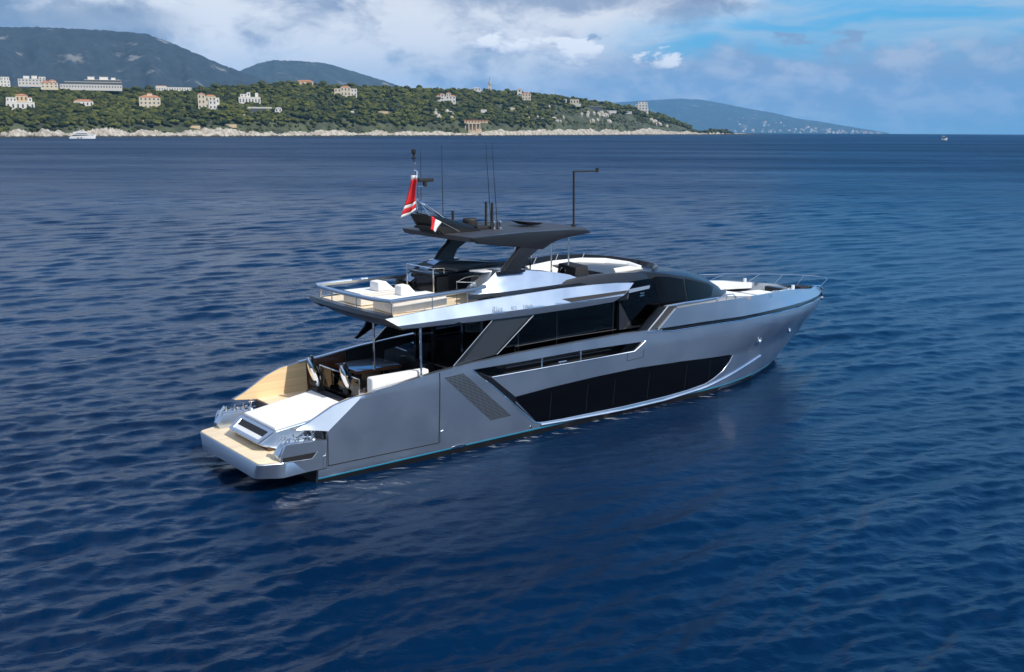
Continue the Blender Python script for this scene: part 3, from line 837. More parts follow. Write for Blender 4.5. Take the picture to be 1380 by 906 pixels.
for t_, s_, zb, nm in ((3.0, 5.08, 3.72, 1), (-.9, 5.16, 3.28, 2)):
    po = MB(); po.tube([(s_, t_, zb - .02), (s_, t_, 5.85)], .055, 10); po.lathe([(.0, 0), (.10, 0), (.10, .03), (.0, .04)], (s_, t_, zb), 12); po.build('overhang_post', 'steel', **Y_)

# saloon
sal = MB(); sal.box(8.62, 18.9, -2.72, 2.72, 2.99, 3.05); sal.build('saloon_floor', 'interior', **Y_)
for sd_ in (1, -1):
    g = MB()
    g.sz([(8.7, 3.98), (8.7, 5.80), (16.9, 5.80), (18.1, 6.55), (19.1, 6.62), (19.75, 4.4), (19.6, 4.16)], sd_ * 2.74, sd_ * 2.77); sg = g.build('saloon_window', 'saloon', **Y_)
    g = MB(); g.sz([(8.7, 3.02), (8.7, 3.97), (19.6, 4.15), (19.6, 3.02)], sd_ * 2.70, sd_ * 2.78); g.build('saloon_side', 'black', **Y_)
    g = MB(); g.tube([(s_, sd_ * 2.79, z_) for s_, z_ in [(10.4, 4.02), (10.4, 4.28), (13.4, 4.33), (17.6, 4.30), (17.9, 4.3)]], .018, 6); g.build('window_trim', 'charcoal', parent=sg, ship=True)
    for s_ in (10.55, 12.9, 16.6):
        g = MB(); g.box(s_, s_ + .06, sd_ * 2.775, sd_ * 2.79, 4.0, 5.8); g.build('window_mullion', 'black', parent=sg, ship=True)
    # smoked fashion plate leaning forward between bulwark and upper deck
    g = MB(); pl = [(6.55, 3.99), (6.85, 4.03), (8.95, 4.20), (11.05, 5.72), (10.75, 5.82), (8.72, 5.80)]
    g.sz(pl, sd_ * 3.24, sd_ * 3.30); fp = g.build('fashion_plate', 'dark', bevel=.01, **Y_)
    g = MB(); g.sz([(7.05, 4.13), (8.85, 4.27), (10.72, 5.66), (8.80, 5.70)], sd_ * 3.295, sd_ * 3.308); g.build('plate_glass', 'plate', parent=fp, ship=True)
    g = MB(); g.tube([(6.55, sd_ * 3.30, 4.0), (8.72, sd_ * 3.30, 5.80)], .022, 6); g.tube([(8.95, sd_ * 3.30, 4.2), (11.05, sd_ * 3.30, 5.73)], .022, 6); g.build('plate_trim', 'steel', parent=fp, ship=True)
    # stair side up to the foredeck
    g = MB(); g.sz([(17.55, 4.10), (18.45, 4.10), (20.0, 5.16), (19.2, 5.30)], sd_ * 3.38, sd_ * 3.5); g.build('stair_side', 'black', **Y_)
    g = MB(); g.sz([(18.30, 4.12), (19.0, 4.12), (20.45, 5.20), (19.75, 5.28)], sd_ * 3.44, sd_ * 3.56); g.build('stair_panel', 'charcoal', **Y_)
    g = MB(); g.tube([(18.25, sd_ * 3.58, 4.14), (19.72, sd_ * 3.58, 5.29), (21.0, sd_ * 3.57, 5.33), (23.6, sd_ * 3.52, 5.33)], .045, 8); g.tube([(18.95, sd_ * 3.66, 4.16), (20.2, sd_ * 3.66, 5.13)], .03, 8); g.build('stair_trim', 'steel', **Y_)
    g = MB(); g.sz([(19.7, 5.0), (19.75, 5.28), (21.3, 5.31), (24.6, 5.29), (26.5, 5.12), (26.5, 4.9)], sd_ * 3.25, sd_ * 3.48); g.build('foredeck_coaming', 'gray', bevel=.03, **Y_)
for t0, t1 in ((-2.72, -1.2), (1.2, 2.72)):
    g = MB(); g.box(8.60, 8.66, t0, t1, 2.25, 5.80); g.build('aft_glazing', 'saloon', **Y_)
g = MB()
for t_ in (-2.70, -1.2, 1.2, 2.70): g.box(8.55, 8.72, t_ - .09, t_ + .09, 2.25, 5.80)
g.build('aft_door_frame', 'black', **Y_)
for nm_, bx in (('sideboard', (9.6, 12.2, -2.6, -1.6, 3.05, 3.9)), ('dining_counter', (13, 15.5, .9, 1.9, 3.05, 3.8)), ('bulkhead', (16.9, 17.1, -2.6, 1.2, 3.05, 5.8))):
    g = MB(); g.box(*bx); g.build(nm_, 'interior', bevel=.04, **Y_)
g = MB(); g.box(9.9, 12.2, 1.5, 2.5, 3.05, 3.65); g.build('saloon_sofa', 'cream', bevel=.08, **Y_)

# flybridge deck
def fly_plan(z, ins=0.0):
    return rnd([(3.30 + ins, -3.32), (3.10 + ins, -2.2), (3.02 + ins, 0), (3.10 + ins, 2.2), (3.20 + ins, 3.32), (6, 3.34), (17.4, 3.30), (17.4, -3.30), (6, -3.34)], .25)
fb = MB()
pl = fly_plan(0)
def fsec(z, da, dt): return [((p[0] + da if p[0] < 5 else p[0]), p[1] * dt, z) for p in pl]
fb.loft([fsec(5.83, .95, .955), fsec(6.02, .62, .965), fsec(6.30, .12, .972), fsec(6.40, .03, .972), fsec(6.43, .10, .965)])
fb.build('flybridge_slab', 'dark', **Y_)
lp = MB(); lr = []
for q in range(0, 21):
    t_ = -3.25 + 6.5 * q / 20; s_ = 3.02 + .20 * (abs(t_) / 3.3) ** 2
    lr.append([(s_ - .02, t_, 6.40), (s_ + .07, t_, 6.55), (s_ + .35, t_, 6.57), (s_ + .40, t_, 6.42)])
lp.loft(lr); lp.build('aft_lip', 'dark', **Y_)
fd = MB(); fd.st([(3.42, -3.12), (3.42, 3.12), (9.6, 3.12), (9.6, -3.12)], 6.44, 6.46); fd.build('flybridge_teak', 'teak', **Y_)
fd = MB(); fd.st([(9.62, -3.0), (9.62, 3.0), (20, 2.6), (20, -2.6)], 6.44, 6.46); fd.build('flybridge_sole', 'gray', **Y_)
def Tf(s, z): return (3.49 - .46 * max(0, z - 6.12) - .25 * max(0, 6.1 - z)) * lerp(s, [3, 12, 17.6], [1, 1, .985])
FLY = [(3.16, 6.44), (3.55, 6.20), (3.90, 5.97), (4.6, 5.93), (6.11, 5.91), (7.68, 5.84), (10.62, 5.80), (13.80, 5.81), (16.04, 5.86), (16.71, 6.14), (17.14, 6.36), (17.59, 6.63), (16.4, 6.72), (14.92, 6.77), (12.84, 6.79), (10.61, 6.75), (9.33, 6.71), (7.57, 6.68), (5.68, 6.60), (3.89, 6.48)]
for sd_ in (1, -1):
    fs = skin('flybridge_side', FLY, 'silver', sd_, 0, .10, surf=Tf, dz=.12)
    vs_ = skin('air_vent', [(12.69, 6.33), (17.05, 6.33), (16.80, 6.20), (13.21, 6.14)], 'mattblack', sd_, .010, .03, parent=fs, surf=Tf, dz=.12)
    q = MB(); q.tube([(s_, sd_ * (Tf(s_, z_) + .01), z_) for s_, z_ in [(13.2, 6.125), (15, 6.155), (16.8, 6.19), (17.08, 6.34)]], .016, 6); q.build('vent_trim', 'steel', parent=fs, ship=True)
    # silver pod carrying the hardtop pylon
    def Tp(s, z): return 3.08 - .46 * max(0, z - 6.8) - lerp(s, [8, 9.6, 14.6], [.16, 0, .16])
    pod = skin('pylon_pod', [(7.95, 6.92), (8.34, 7.22), (8.85, 7.42), (9.45, 7.80), (9.8, 7.82), (11.4, 7.68), (12.78, 7.50), (13.75, 7.30), (14.56, 6.98), (14.09, 6.96), (12.28, 6.93), (9.46, 6.91)], 'silver', sd_, 0, .75, surf=Tp, dz=.16)
    skin('pod_groove', [(7.6, 6.72), (14.8, 6.79), (14.9, 6.98), (12.28, 6.95), (9.46, 6.93), (7.8, 6.92)], 'black', sd_, -.03, .05, surf=Tp, dz=.3)
    q = MB(); q.sz([(7.9, 6.72), (14.6, 6.80), (14.2, 6.90), (12.3, 6.86), (9.4, 6.82)], sd_ * 2.6, sd_ * 2.98); q.build('pod_base', 'black', **Y_)

# lettering on both sides
def lettering(txt, s0, z0, size, sd_, shear=0.0, sx=1.0):
    cu_ = bpy.data.curves.new('text', 'FONT'); cu_.body = txt; cu_.size = size; cu_.extrude = .004; cu_.shear = shear
    to = bpy.data.objects.new('text', cu_); COL.objects.link(to)
    dg = bpy.context.evaluated_depsgraph_get(); me = bpy.data.meshes.new_from_object(to.evaluated_get(dg))
    bpy.data.objects.remove(to); bpy.data.curves.remove(cu_)
    wmax = max(v.co.x for v in me.vertices)
    for v in me.vertices:
        s_ = s0 + (v.co.x if sd_ > 0 else wmax - v.co.x) * sx; z_ = z0 + v.co.y + .012 * (s_ - s0)
        if sd_ < 0: v.co = Vector((s_, Tf(s_, z_) + .006 + v.co.z, z_))
        else: v.co = Vector((s_, -(Tf(s_, z_) + .006 + v.co.z), z_))
    return link('lettering', me, 'letter', yacht, 0)
for sd_ in (1, -1):
    if sd_ > 0: parts_ = (('Riva', 8.50, .32, .45, 1.15), ('82', 9.62, .20, 0, 1.7), ('DIVA', 10.30, .20, 0, 1.3))
    else: parts_ = (('Riva', 8.50, .34, .45, 1.15), ('82', 9.62, .20, 0, 1.7), ('DIVA', 10.30, .20, 0, 1.3))
    for tx, s_, sz_, sh_, sx_ in parts_: lettering(tx, s_, 6.15, sz_, sd_, sh_, sx_)

# fly rail: broad flat handrail on slim posts
rl = MB(); path = [(8.4, -3.02, 7.10), (6.0, -3.16, 7.08), (4.4, -3.2, 7.06), (3.55, -3.14, 7.05), (3.30, -2.4, 7.06), (3.18, -1.2, 7.07), (3.14, 0, 7.08), (3.18, 1.2, 7.08), (3.30, 2.4, 7.08), (3.55, 3.14, 7.08), (4.4, 3.2, 7.12), (6.0, 3.18, 7.16), (7.6, 3.12, 7.19), (8.5, 3.02, 7.24)]
rr_ = []
for i, p in enumerate(path):
    p = Vector(p); d = (Vector(path[min(i + 1, len(path) - 1)]) - Vector(path[max(i - 1, 0)])).normalized(); nrm = d.cross(Vector((0, 0, 1))).normalized()
    rr_.append([tuple(p + nrm * a + Vector((0, 0, b))) for a, b in ((.05, -.10), (.12, .03), (.05, .10), (-.08, .07), (-.08, -.04))])
rl.loft(rr_); rl.build('fly_handrail', 'silver', bevel=.01, **Y_)
for p in [(6.4, -3.12), (3.75, -3.08), (3.30, -2.35), (3.20, -1.1), (3.20, 1.0), (3.65, 3.06), (5.6, 3.14), (7.5, 3.08)]:
    q = MB(); q.tube([(p[0], p[1], 6.42), (p[0], p[1], 7.06)], .025, 6); q.build('rail_post', 'steel', **Y_)
fr = MB()
for t_ in (2.25,):
    fr.tube([(7.52, t_, 6.46), (7.52, t_, 7.46), (8.30, t_ + .35, 7.40), (8.30, t_ + .35, 6.46)], .03, 8); fr.tube([(7.52, t_, 7.46), (8.35, t_ - .5, 7.52), (9.5, t_ - .45, 7.58)], .03, 8); fr.tube([(9.2, t_ - .46, 6.5), (9.2, t_ - .46, 7.56)], .025, 8)
fr.build('stair_guard', 'steel', **Y_)

# bar, dark side wing, roofed console
q = MB(); q.sz([(7.55, 6.46), (7.75, 7.10), (8.35, 7.17), (9.0, 7.60), (9.4, 7.72), (12.6, 7.55), (15.5, 7.2), (15.5, 6.46)], -2.98, -2.80); q.build('side_wing', 'charcoal', bevel=.03, **Y_)
q = MB(); q.add([(9.0, -2.8, 7.62), (9.35, -.2, 7.62), (12.2, -1.2, 7.60), (13.8, -2.0, 7.42), (13.6, -2.8, 7.40), (9.4, -2.8, 7.72)] + [(9.0, -2.8, 7.5), (9.35, -.2, 7.5), (12.2, -1.2, 7.48), (13.8, -2.0, 7.3), (13.6, -2.8, 7.28), (9.4, -2.8, 7.6)],
               [(0, 1, 2, 3, 4, 5), (11, 10, 9, 8, 7, 6)] + [(i, (i + 1) % 6, (i + 1) % 6 + 6, i + 6) for i in range(6)]); q.build('bar_roof', mat('grey canopy cloth', (.085, .09, .10), .8, var=.08), **Y_)
q = MB(); q.box(8.15, 8.9, -2.45, -.35, 7.32, 7.44); q.box(8.9, 10.3, -2.8, -.2, 6.46, 7.40); bar = q.build('bar_cabinet', 'dark', bevel=.02, **Y_)
q = MB(); q.box(8.2, 8.24, -2.4, -.4, 6.5, 7.3); q.build('bar_front', 'black', parent=bar, ship=True)
q = MB(); q.box(8.25, 10.35, -.34, -.30, 6.46, 7.30); q.build('bar_end', 'charcoal', parent=bar, ship=True)
q = MB()
for t_ in (-2.5, -.30): q.tube([(8.05, t_, 6.46), (8.05, t_, 7.72)], .035, 8)
q.tube([(8.05, -2.5, 7.72), (8.05, -.30, 7.72)], .03, 8); q.tube([(8.05, -2.5, 6.5), (8.05, -.30, 6.5)], .03, 8); q.tube([(8.05, -.30, 7.72), (8.5, -.1, 7.74), (8.5, -.1, 7.5)], .025, 8)
q.build('bar_frame', 'steel', parent=bar, ship=True)
q = MB(); q.box(8.5, 9.6, -1.4, -.5, 7.44, 7.47); q.build('bar_sink', 'steel', parent=bar, ship=True)
q = MB(); q.st(rnd([(8.7, 1.45), (8.9, 2.25), (10.4, 2.35), (10.5, 1.6)], .2), 7.74, 7.80); q.build('dining_table', 'gel', bevel=.015, **Y_)
q = MB(); q.tube([(9.6, 1.9, 6.46), (9.6, 1.9, 7.75)], .08, 10); q.box(9.0, 10.2, 1.3, 2.1, 6.46, 7.5); q.build('table_pedestal', 'dark', **Y_)
# coaming round the forward half of the flybridge
for sd_ in (1, -1):
    q = MB(); rg = []
    for s_, w_, z_ in [(10.5, 2.72, 6.95), (12.5, 2.80, 7.02), (14.37, 2.84, 7.16), (16.33, 2.84, 7.16), (18.2, 2.82, 7.06), (19.6, 2.6, 6.98), (20.6, 2.0, 6.95), (21.2, 1.1, 6.93), (21.4, 0.0, 6.93)]:
        z_ -= .12 if sd_ < 0 else 0
        rg.append([(s_, sd_ * (w_ + .16), 6.40), (s_, sd_ * (w_ + .08), z_ - .1), (s_, sd_ * w_, z_), (s_ - .05, sd_ * max(0, w_ - .22), z_), (s_ - .1, sd_ * max(0, w_ - .26), 6.46)])
    q.loft(rg); q.build('fly_coaming', 'dark', **Y_)
# white seating running round the inside, helm, wind screen
q = MB(); rg = []
ws = [(15.2, -2.35, 7.06), (17, -2.40, 7.20), (19.0, -2.20, 7.24), (20.2, -1.5, 7.20), (20.75, -.2, 7.10), (20.4, 1.0, 7.04), (19.4, 1.9, 7.0)]
for i, (s_, t_, z_) in enumerate(ws):
    a, b = ws[max(0, i - 1)], ws[min(len(ws) - 1, i + 1)]; d = Vector((b[0] - a[0], b[1] - a[1], 0)).normalized(); nn = Vector((-d.y, d.x, 0))
    if nn.dot(Vector((17.5 - s_, -t_, 0))) < 0: nn = -nn
    rg.append([(s_, t_, 6.46), (s_, t_, z_), (s_ + nn.x * .18, t_ + nn.y * .18, z_), (s_ + nn.x * .34, t_ + nn.y * .34, 6.95), (s_ + nn.x * .8, t_ + nn.y * .8, 6.88), (s_ + nn.x * .8, t_ + nn.y * .8, 6.46)])
q.loft(rg); q.build('fly_seating', 'white', bevel=.04, **Y_)
q = MB(); rg = []
wp = [(14.4, -2.55, 7.08, .18), (16, -2.60, 7.10, .26), (17.5, -2.58, 7.13, .30), (19.2, -2.35, 7.08, .30), (20.6, -1.6, 6.98, .27), (21.2, -.3, 6.92, .22), (21.0, 1.0, 6.92, .20), (20.3, 2.0, 6.94, .18), (19.4, 2.45, 6.96, .12)]
for s_, t_, z_, h_ in wp:
    d = Vector((s_ - 16.5, t_, 0)).normalized() * .22
    rg.append([(s_, t_, z_ - .12), (s_ + d.x, t_ + d.y, z_ + h_), (s_ + d.x + .03, t_ + d.y * 1.1, z_ + h_), (s_ + .03, t_ * 1.01, z_ - .12)])
q.loft(rg); wsn = q.build('wind_screen', 'screen', **Y_)
for i in (1, 2, 3):
    s_, t_, z_, h_ = wp[i]; q = MB(); q.tube([(s_ - .1, t_ * .96, z_ - .05), (s_ + .2, t_, z_ + h_ + .06)], .02, 6); q.build('screen_stay', 'steel', parent=wsn, ship=True)
q = MB(); q.add([(14.9, .6, 7.55), (14.9, 1.9, 7.45), (15.7, 1.9, 7.50), (15.7, .6, 7.58), (14.8, .6, 6.5), (14.8, 1.9, 6.5), (15.9, 1.9, 6.5), (15.9, .6, 6.5)], [(0, 1, 2, 3), (4, 5, 6, 7), (0, 1, 5, 4), (1, 2, 6, 5), (2, 3, 7, 6), (3, 0, 4, 7)])
hm = q.build('helm_console', 'mattblack', bevel=.06, **Y_)
q = MB(); q.lathe([(.17, -.02), (.2, 0), (.17, .02)], (14.78, 1.1, 7.2), 16, 's'); q.tube([(14.78, 1.1, 7.2), (14.95, 1.1, 7.15)], .04, 8); q.build('steering_wheel', 'steel', parent=hm, ship=True)
q = MB(); q.add([(17.0, 2.5, 7.14), (17.3, 2.05, 7.26), (18.6, 1.9, 7.28), (19.3, 2.2, 7.10), (17.0, 2.5, 7.0), (17.3, 1.8, 6.9), (18.6, 1.7, 6.9), (19.3, 2.0, 6.9)], [(0, 1, 2, 3), (4, 5, 6, 7), (0, 1, 5, 4), (1, 2, 6, 5), (2, 3, 7, 6), (3, 0, 4, 7)]); q.build('dash_panel', 'cream', bevel=.03, **Y_)

# wheelhouse
SEC = [(16.9, 2.95, 2.86, 6.96, 7.02), (18.6, 2.95, 2.80, 7.00, 7.06), (19.6, 2.93, 2.76, 6.90, 7.0), (20.4, 2.92, 2.70, 6.78, 6.95), (21.4, 2.88, 2.62, 6.58, 6.84), (22.4, 2.82, 2.52, 6.40, 6.76), (23.4, 2.70, 2.40, 6.16, 6.58), (24.4, 2.52, 2.22, 5.90, 6.34), (25.3, 2.26, 1.94, 5.64, 6.02), (26.1, 1.92, 1.56, 5.40, 5.70), (26.8, 1.5, 1.1, 5.16, 5.36), (27.5, .8, .5, 4.90, 5.0)]
q = MB(); rg = []
for s_, wb, wt, ze, zc_ in SEC:
    half = [(wb + .02, 4.30), (wb, 5.10), (wt, ze), (wt - .10, ze + .07), (wt * .55, zc_), (0, zc_ + .03)]
    rg.append([(s_, t_, z_) for t_, z_ in half] + [(s_, -t_, z_) for t_, z_ in reversed(half[:-1])])
q.loft(rg); wh = q.build('wheelhouse', 'dark', smooth=28, **Y_)
def Tw(s, z):
    ss = [a[0] for a in SEC]; wb = lerp(s, ss, [a[1] for a in SEC]); wt = lerp(s, ss, [a[2] for a in SEC]); ze = lerp(s, ss, [a[3] for a in SEC])
    u = (z - 5.10) / max(.05, ze - 5.10); return wb + (wt - wb) * min(1, max(0, u))
for sd_ in (1, -1):
    skin('side_window', [(19.15, 6.62), (19.6, 6.72), (20.6, 6.62), (21.9, 6.36), (22.0, 5.22), (19.85, 5.18)], 'glassblack', sd_, .012, .04, parent=wh, surf=Tw, ds=.3)
    skin('side_window', [(22.06, 6.36), (23.0, 6.17), (24.0, 5.92), (24.85, 5.66), (24.3, 5.20), (22.1, 5.20)], 'glassblack', sd_, .012, .04, parent=wh, surf=Tw, ds=.3)
    skin('window_cheek', [(16.75, 6.14), (17.55, 6.66), (18.9, 6.70), (19.35, 6.4), (19.6, 5.6), (19.72, 5.2), (19.4, 4.4), (17.8, 4.4)], 'saloon', sd_, .02, .03, parent=wh, surf=lambda s, z: 2.97)
    skin('reflection_strip', [(17.2, 6.28), (18.95, 6.36), (18.9, 6.20), (17.0, 6.08)], 'table', sd_, .05, .03, parent=wh, surf=lambda s, z: 2.97)  # blue reflection on the dark glass, built as a coloured strip
    for z_ in (5.98, 5.86): skin('emblem', [(18.25, z_), (18.55, z_ + .01), (18.55, z_ + .06), (18.25, z_ + .05)], 'steel', sd_, .05, .02, parent=wh, surf=lambda s, z: 2.97)

# foredeck: pads, well, pulpit
q = MB(); q.st(rnd([(26.6, -1.9), (26.6, 1.9), (30.4, 1.6), (30.4, -1.6)], .3), 4.17, 4.46); q.build('bow_sunpad', 'white', bevel=.08, seg=3, **Y_)
q = MB(); q.st(rnd([(31.0, -.9), (31.0, 1.7), (32.6, 1.4), (32.6, -.7)], .2), 4.17, 4.40); q.build('bow_seat', 'white', bevel=.08, seg=3, **Y_)
for sd_ in (1, -1):
    q = MB(); q.add([(s_, sd_ * (Th(s_, 4.8) - .35), 4.36) for s_ in (27, 29, 31, 33)] + [(s_, sd_ * (Th(s_, 4.8) - .10), 4.36) for s_ in (27, 29, 31, 33)] + [(s_, sd_ * (Th(s_, 4.8) - .35), z_) for s_, z_ in zip((27, 29, 31, 33), (4.98, 4.98, 4.9, 4.7))] + [(s_, sd_ * (Th(s_, 4.8) - .12), z_) for s_, z_ in zip((27, 29, 31, 33), (4.98, 4.98, 4.9, 4.7))],
                  [(0, 1, 9, 8), (1, 2, 10, 9), (2, 3, 11, 10), (8, 9, 13, 12), (9, 10, 14, 13), (10, 11, 15, 14), (3, 7, 15, 11), (0, 8, 12, 4)])
    q.build('bulwark_locker', 'gel', **Y_)
    q = MB(); q.tube([(23.6, sd_ * 3.52, 5.2), (24.1, sd_ * 3.5, 5.42), (24.9, sd_ * 3.5, 5.4), (25.2, sd_ * 3.5, 5.18)], .03, 8); q.tube([(24.4, sd_ * 3.5, 5.2), (24.4, sd_ * 3.5, 5.42)], .025, 8); q.build('grab_rail', 'steel', **Y_)
    q = MB(); q.tube([(28.4, sd_ * 3.44, 5.0), (28.75, sd_ * 3.44, 5.22)], .03, 8); q.tube([(28.5, sd_ * 3.36, 5.2), (28.95, sd_ * 3.5, 5.2)], .03, 8); q.build('mooring_cleat', 'steel', **Y_)
    q = MB(); q.tube([(32.6, sd_ * (Th(32.6, 4.6) - .35), 4.4), (32.6, sd_ * (Th(32.6, 4.6) - .35), 4.98)], .10, 10); q.build('deck_bollard', 'gel', **Y_)
q = MB(); q.lathe([(0, 0), (.26, 0), (.26, .1), (.14, .2), (.14, .36), (.22, .42), (.2, .5), (0, .52)], (34.2, -.4, 3.98), 16); q.lathe([(0, 0), (.26, 0), (.26, .1), (.14, .2), (.14, .36), (.22, .42), (.2, .5), (0, .52)], (34.2, .5, 3.98), 16)
q.build('windlass', 'steel', **Y_)
q = MB(); q.box(33.6, 34.0, -1.0, 1.0, 4.0, 4.5); q.tube([(34.4, -.4, 4.2), (36.4, -.2, 4.35)], .06, 8); q.tube([(34.4, .5, 4.2), (36.4, .2, 4.35)], .06, 8); q.build('anchor_chain', 'dark', **Y_)
q = MB(); q.box(35.3, 36.2, -.45, .45, 4.0, 4.45); q.build('chain_stopper', 'mattblack', bevel=.08, **Y_)
q = MB(); q.tube([(37.2, 0, 4.28), (38.0, 0, 4.22), (38.25, 0, 4.0), (38.2, 0, 3.75)], .06, 8); q.tube([(38.1, -.15, 3.5), (38.35, 0, 3.35), (38.1, .15, 3.5)], .07, 8); q.build('bow_roller', 'steel', **Y_)
pp = MB(); pr = [(26.4, -2.9, 5.42), (28.5, -2.85, 5.40), (31.7, -2.6, 5.25), (34.5, -2.1, 5.06), (36.2, -1.6, 4.95), (37.5, -.9, 4.86), (38.0, -.35, 4.82), (38.05, .0, 4.80), (37.95, .4, 4.80), (37.5, .85, 4.80)]
pp.tube(pr, .018, 8); pu = pp.build('pulpit_rail', 'steel', **Y_)
for a, b in (((28.5, -2.85, 5.40), (27.6, -3.3, 5.0)), ((31.7, -2.6, 5.25), (30.8, -2.95, 4.92)), ((34.5, -2.1, 5.06), (33.7, -2.3, 4.66)), ((36.2, -1.6, 4.95), (35.4, -1.6, 4.42)), ((37.5, -.9, 4.86), (36.6, -.8, 4.3)), ((37.5, .85, 4.80), (36.6, .8, 4.3))):
    q = MB(); q.tube([b, a], .013, 6); q.build('pulpit_post', 'steel', **Y_)

# hardtop
def hp(z, w0=2.75, w1=2.45): return rnd([(7.95, -w0), (7.8, 0), (7.95, w0), (13.5, w0), (15.1, w1), (15.7, 1.2), (15.8, 0), (15.7, -1.2), (15.1, -w1), (13.5, -w0)], .15)
q = MB(); a = hp(0)
q.loft([[(p[0], p[1] * .96, lerp(p[0], [7.8, 9, 12.5, 15.8], [9.22, 9.12, 9.20, 9.26])) for p in a], [(p[0], p[1], 9.34) for p in a], [(p[0], p[1], lerp(p[0], [7.8, 10, 13.5, 15.8], [9.40, 9.46, 9.44, 9.36])) for p in a], [(8 + (p[0] - 8) * .97 + .1, p[1] * .95, lerp(p[0], [7.8, 10, 13.5, 15.8], [9.42, 9.47, 9.45, 9.37])) for p in a]])
ht = q.build('hardtop', 'charcoal', **Y_)
for sd_ in (1, -1):
    q = MB(); q.sz([(7.95, 9.38), (8.39, 9.10), (9.5, 8.95), (10.55, 8.82), (12.0, 8.62), (12.5, 8.86), (13.0, 9.0), (13.57, 9.08), (15.03, 9.22), (14.79, 9.365), (13.56, 9.445), (10.95, 9.475), (9.29, 9.43)], sd_ * 2.52, sd_ * 2.80); q.build('hardtop_fascia', 'dark', bevel=.02, **Y_)
    q = MB()
    rg = []
    for s0, s1, z_, w_, th_ in ((9.62, 10.85, 7.74, 2.78, .34), (9.98, 11.15, 8.2, 2.82, .32), (10.4, 11.75, 8.55, 2.80, .30), (10.6, 12.3, 8.86, 2.79, .28)):
        rg.append([(s0, sd_ * (w_ - th_ * .5), z_), (s0 + .12, sd_ * w_, z_), (s1 - .15, sd_ * w_, z_ + .02), (s1, sd_ * (w_ - th_ * .5), z_ + .02), (s1 - .15, sd_ * (w_ - th_), z_ + .02), (s0 + .12, sd_ * (w_ - th_), z_)])
    q.loft(rg); py = q.build('hardtop_pylon', 'dark', **Y_)
    q = MB(); q.st(rnd([(9.42, sd_ * 2.30), (9.42, sd_ * 2.84), (11.0, sd_ * 2.84), (11.0, sd_ * 2.30)], .15), 7.68, 7.80); q.build('pylon_foot', 'black', parent=py, ship=True)
    q = MB()
    for s_ in (15.0, 13.92):
        pass
for s_, t_ in ((13.93, 1.2), (15.05, 1.2), (14.2, -1.9), (15.2, -1.9)):
    q = MB(); q.tube([(s_, t_, 6.46), (s_, t_, 9.3)], .045, 8); q.build('hardtop_post', 'steel', **Y_)
# raised mast fins at the after end
for t_ in (-.75, .75):
    q = MB(); q.sz([(7.1, 10.28), (7.46, 9.72), (7.7, 9.42), (10.0, 9.42), (9.4, 9.72), (8.5, 10.0), (7.6, 10.22)], t_ - .05, t_ + .05); q.build('mast_fin', 'black', bevel=.015, **Y_)
q = MB(); q.box(7.3, 7.9, -.7, .7, 9.62, 9.72); q.add([(7.1, -.72, 10.28), (7.1, .72, 10.28), (7.46, .72, 9.74), (7.46, -.72, 9.74)], [(0, 1, 2, 3)]); q.box(7.62, 9.2, -.7, .7, 9.42, 9.60); q.build('mast_base', 'mattblack', **Y_)
q = MB()
for d in (-.12, .12): q.tube([(9.2, .45, 9.52), (8.73, .3, 9.75), (7.6, d, 10.55), (7.12, d, 10.84), (6.98, d, 11.0), (6.94, d, 11.9), (6.98, d * .5, 12.18), (6.90, 0, 12.24)], .035, 8)
q.tube([(7.3, -.4, 10.2), (7.0, 0, 10.9)], .03, 8); q.tube([(6.9, 0, 12.0), (6.9, 0, 12.55)], .025, 8); q.lathe([(0, 0), (.09, 0), (.09, .04), (0, .05)], (6.9, 0, 12.5), 10)
q.tube([(6.95, 0, 11.5), (7.6, -.1, 11.5)], .03, 8)
mast = q.build('signal_mast', 'steel', **Y_)
q = MB(); q.lathe([(0, 0), (.10, 0), (.10, .06), (.05, .10), (.05, .2), (.10, .26), (.10, .4), (0, .44)], (6.86, 0, 12.72), 12); q.tube([(6.88, 0, 12.5), (6.86, 0, 12.75)], .02, 6); q.build('mast_light', 'mattblack', parent=mast, ship=True)
q = MB(); q.tube([(7.5, -.1, 11.5), (7.5, -.1, 11.7)], .10, 10); q.box(7.12, 7.92, -.18, 0, 11.7, 11.86); q.build('weather_sensor', 'mattblack', bevel=.03, parent=mast, ship=True)
q = MB(); q.lathe([(.0, -.2), (.16, -.16), (.2, 0), (.16, .16), (0, .2)], (8.1, -.35, 9.98), 14); q.tube([(8.1, -.35, 9.5), (8.1, -.35, 9.95)], .05, 8); q.tube([(7.1, -.3, 10.35), (8.1, -.35, 10.1)], .03, 6); q.build('search_light', 'mattblack', **Y_)
# whip aerials and other rooftop gear
for s0, t0, z0, s1, z1 in ((8.08, -1.3, 9.45, 8.10, 13.05), (8.55, -.2, 9.45, 8.50, 13.3), (10.95, .3, 9.45, 10.62, 13.4), (11.20, .45, 9.45, 10.86, 13.4)):
    q = MB(); q.tube([(s0, t0, z0), (s0 + (s1 - s0) * .5, t0, (z0 + z1) / 2), (s1, t0, z1)], .022, 6, .008); q.lathe([(0, 0), (.05, 0), (.05, .25), (.03, .3), (0, .31)], (s0, t0, z0), 8); q.build('whip_aerial', 'mattblack', **Y_)
for s_, t_, h_ in ((8.95, 0, .9), (8.5, .2, .4), (10.75, .15, 1.25), (11.0, .3, 1.2)):
    q = MB(); q.tube([(s_, t_, 9.44), (s_, t_, 9.44 + h_)], .06 if h_ > .5 else .05, 8); q.build('stub_aerial', 'mattblack', **Y_)
q = MB(); q.lathe([(0, 0), (.32, 0), (.36, .1), (.36, .42), (.3, .5), (0, .52)], (10.15, -.3, 9.44), 16); q.box(10.1, 10.9, -.25, .35, 9.44, 9.6); q.build('satellite_dome', 'mattblack', bevel=.02, **Y_)
q = MB()
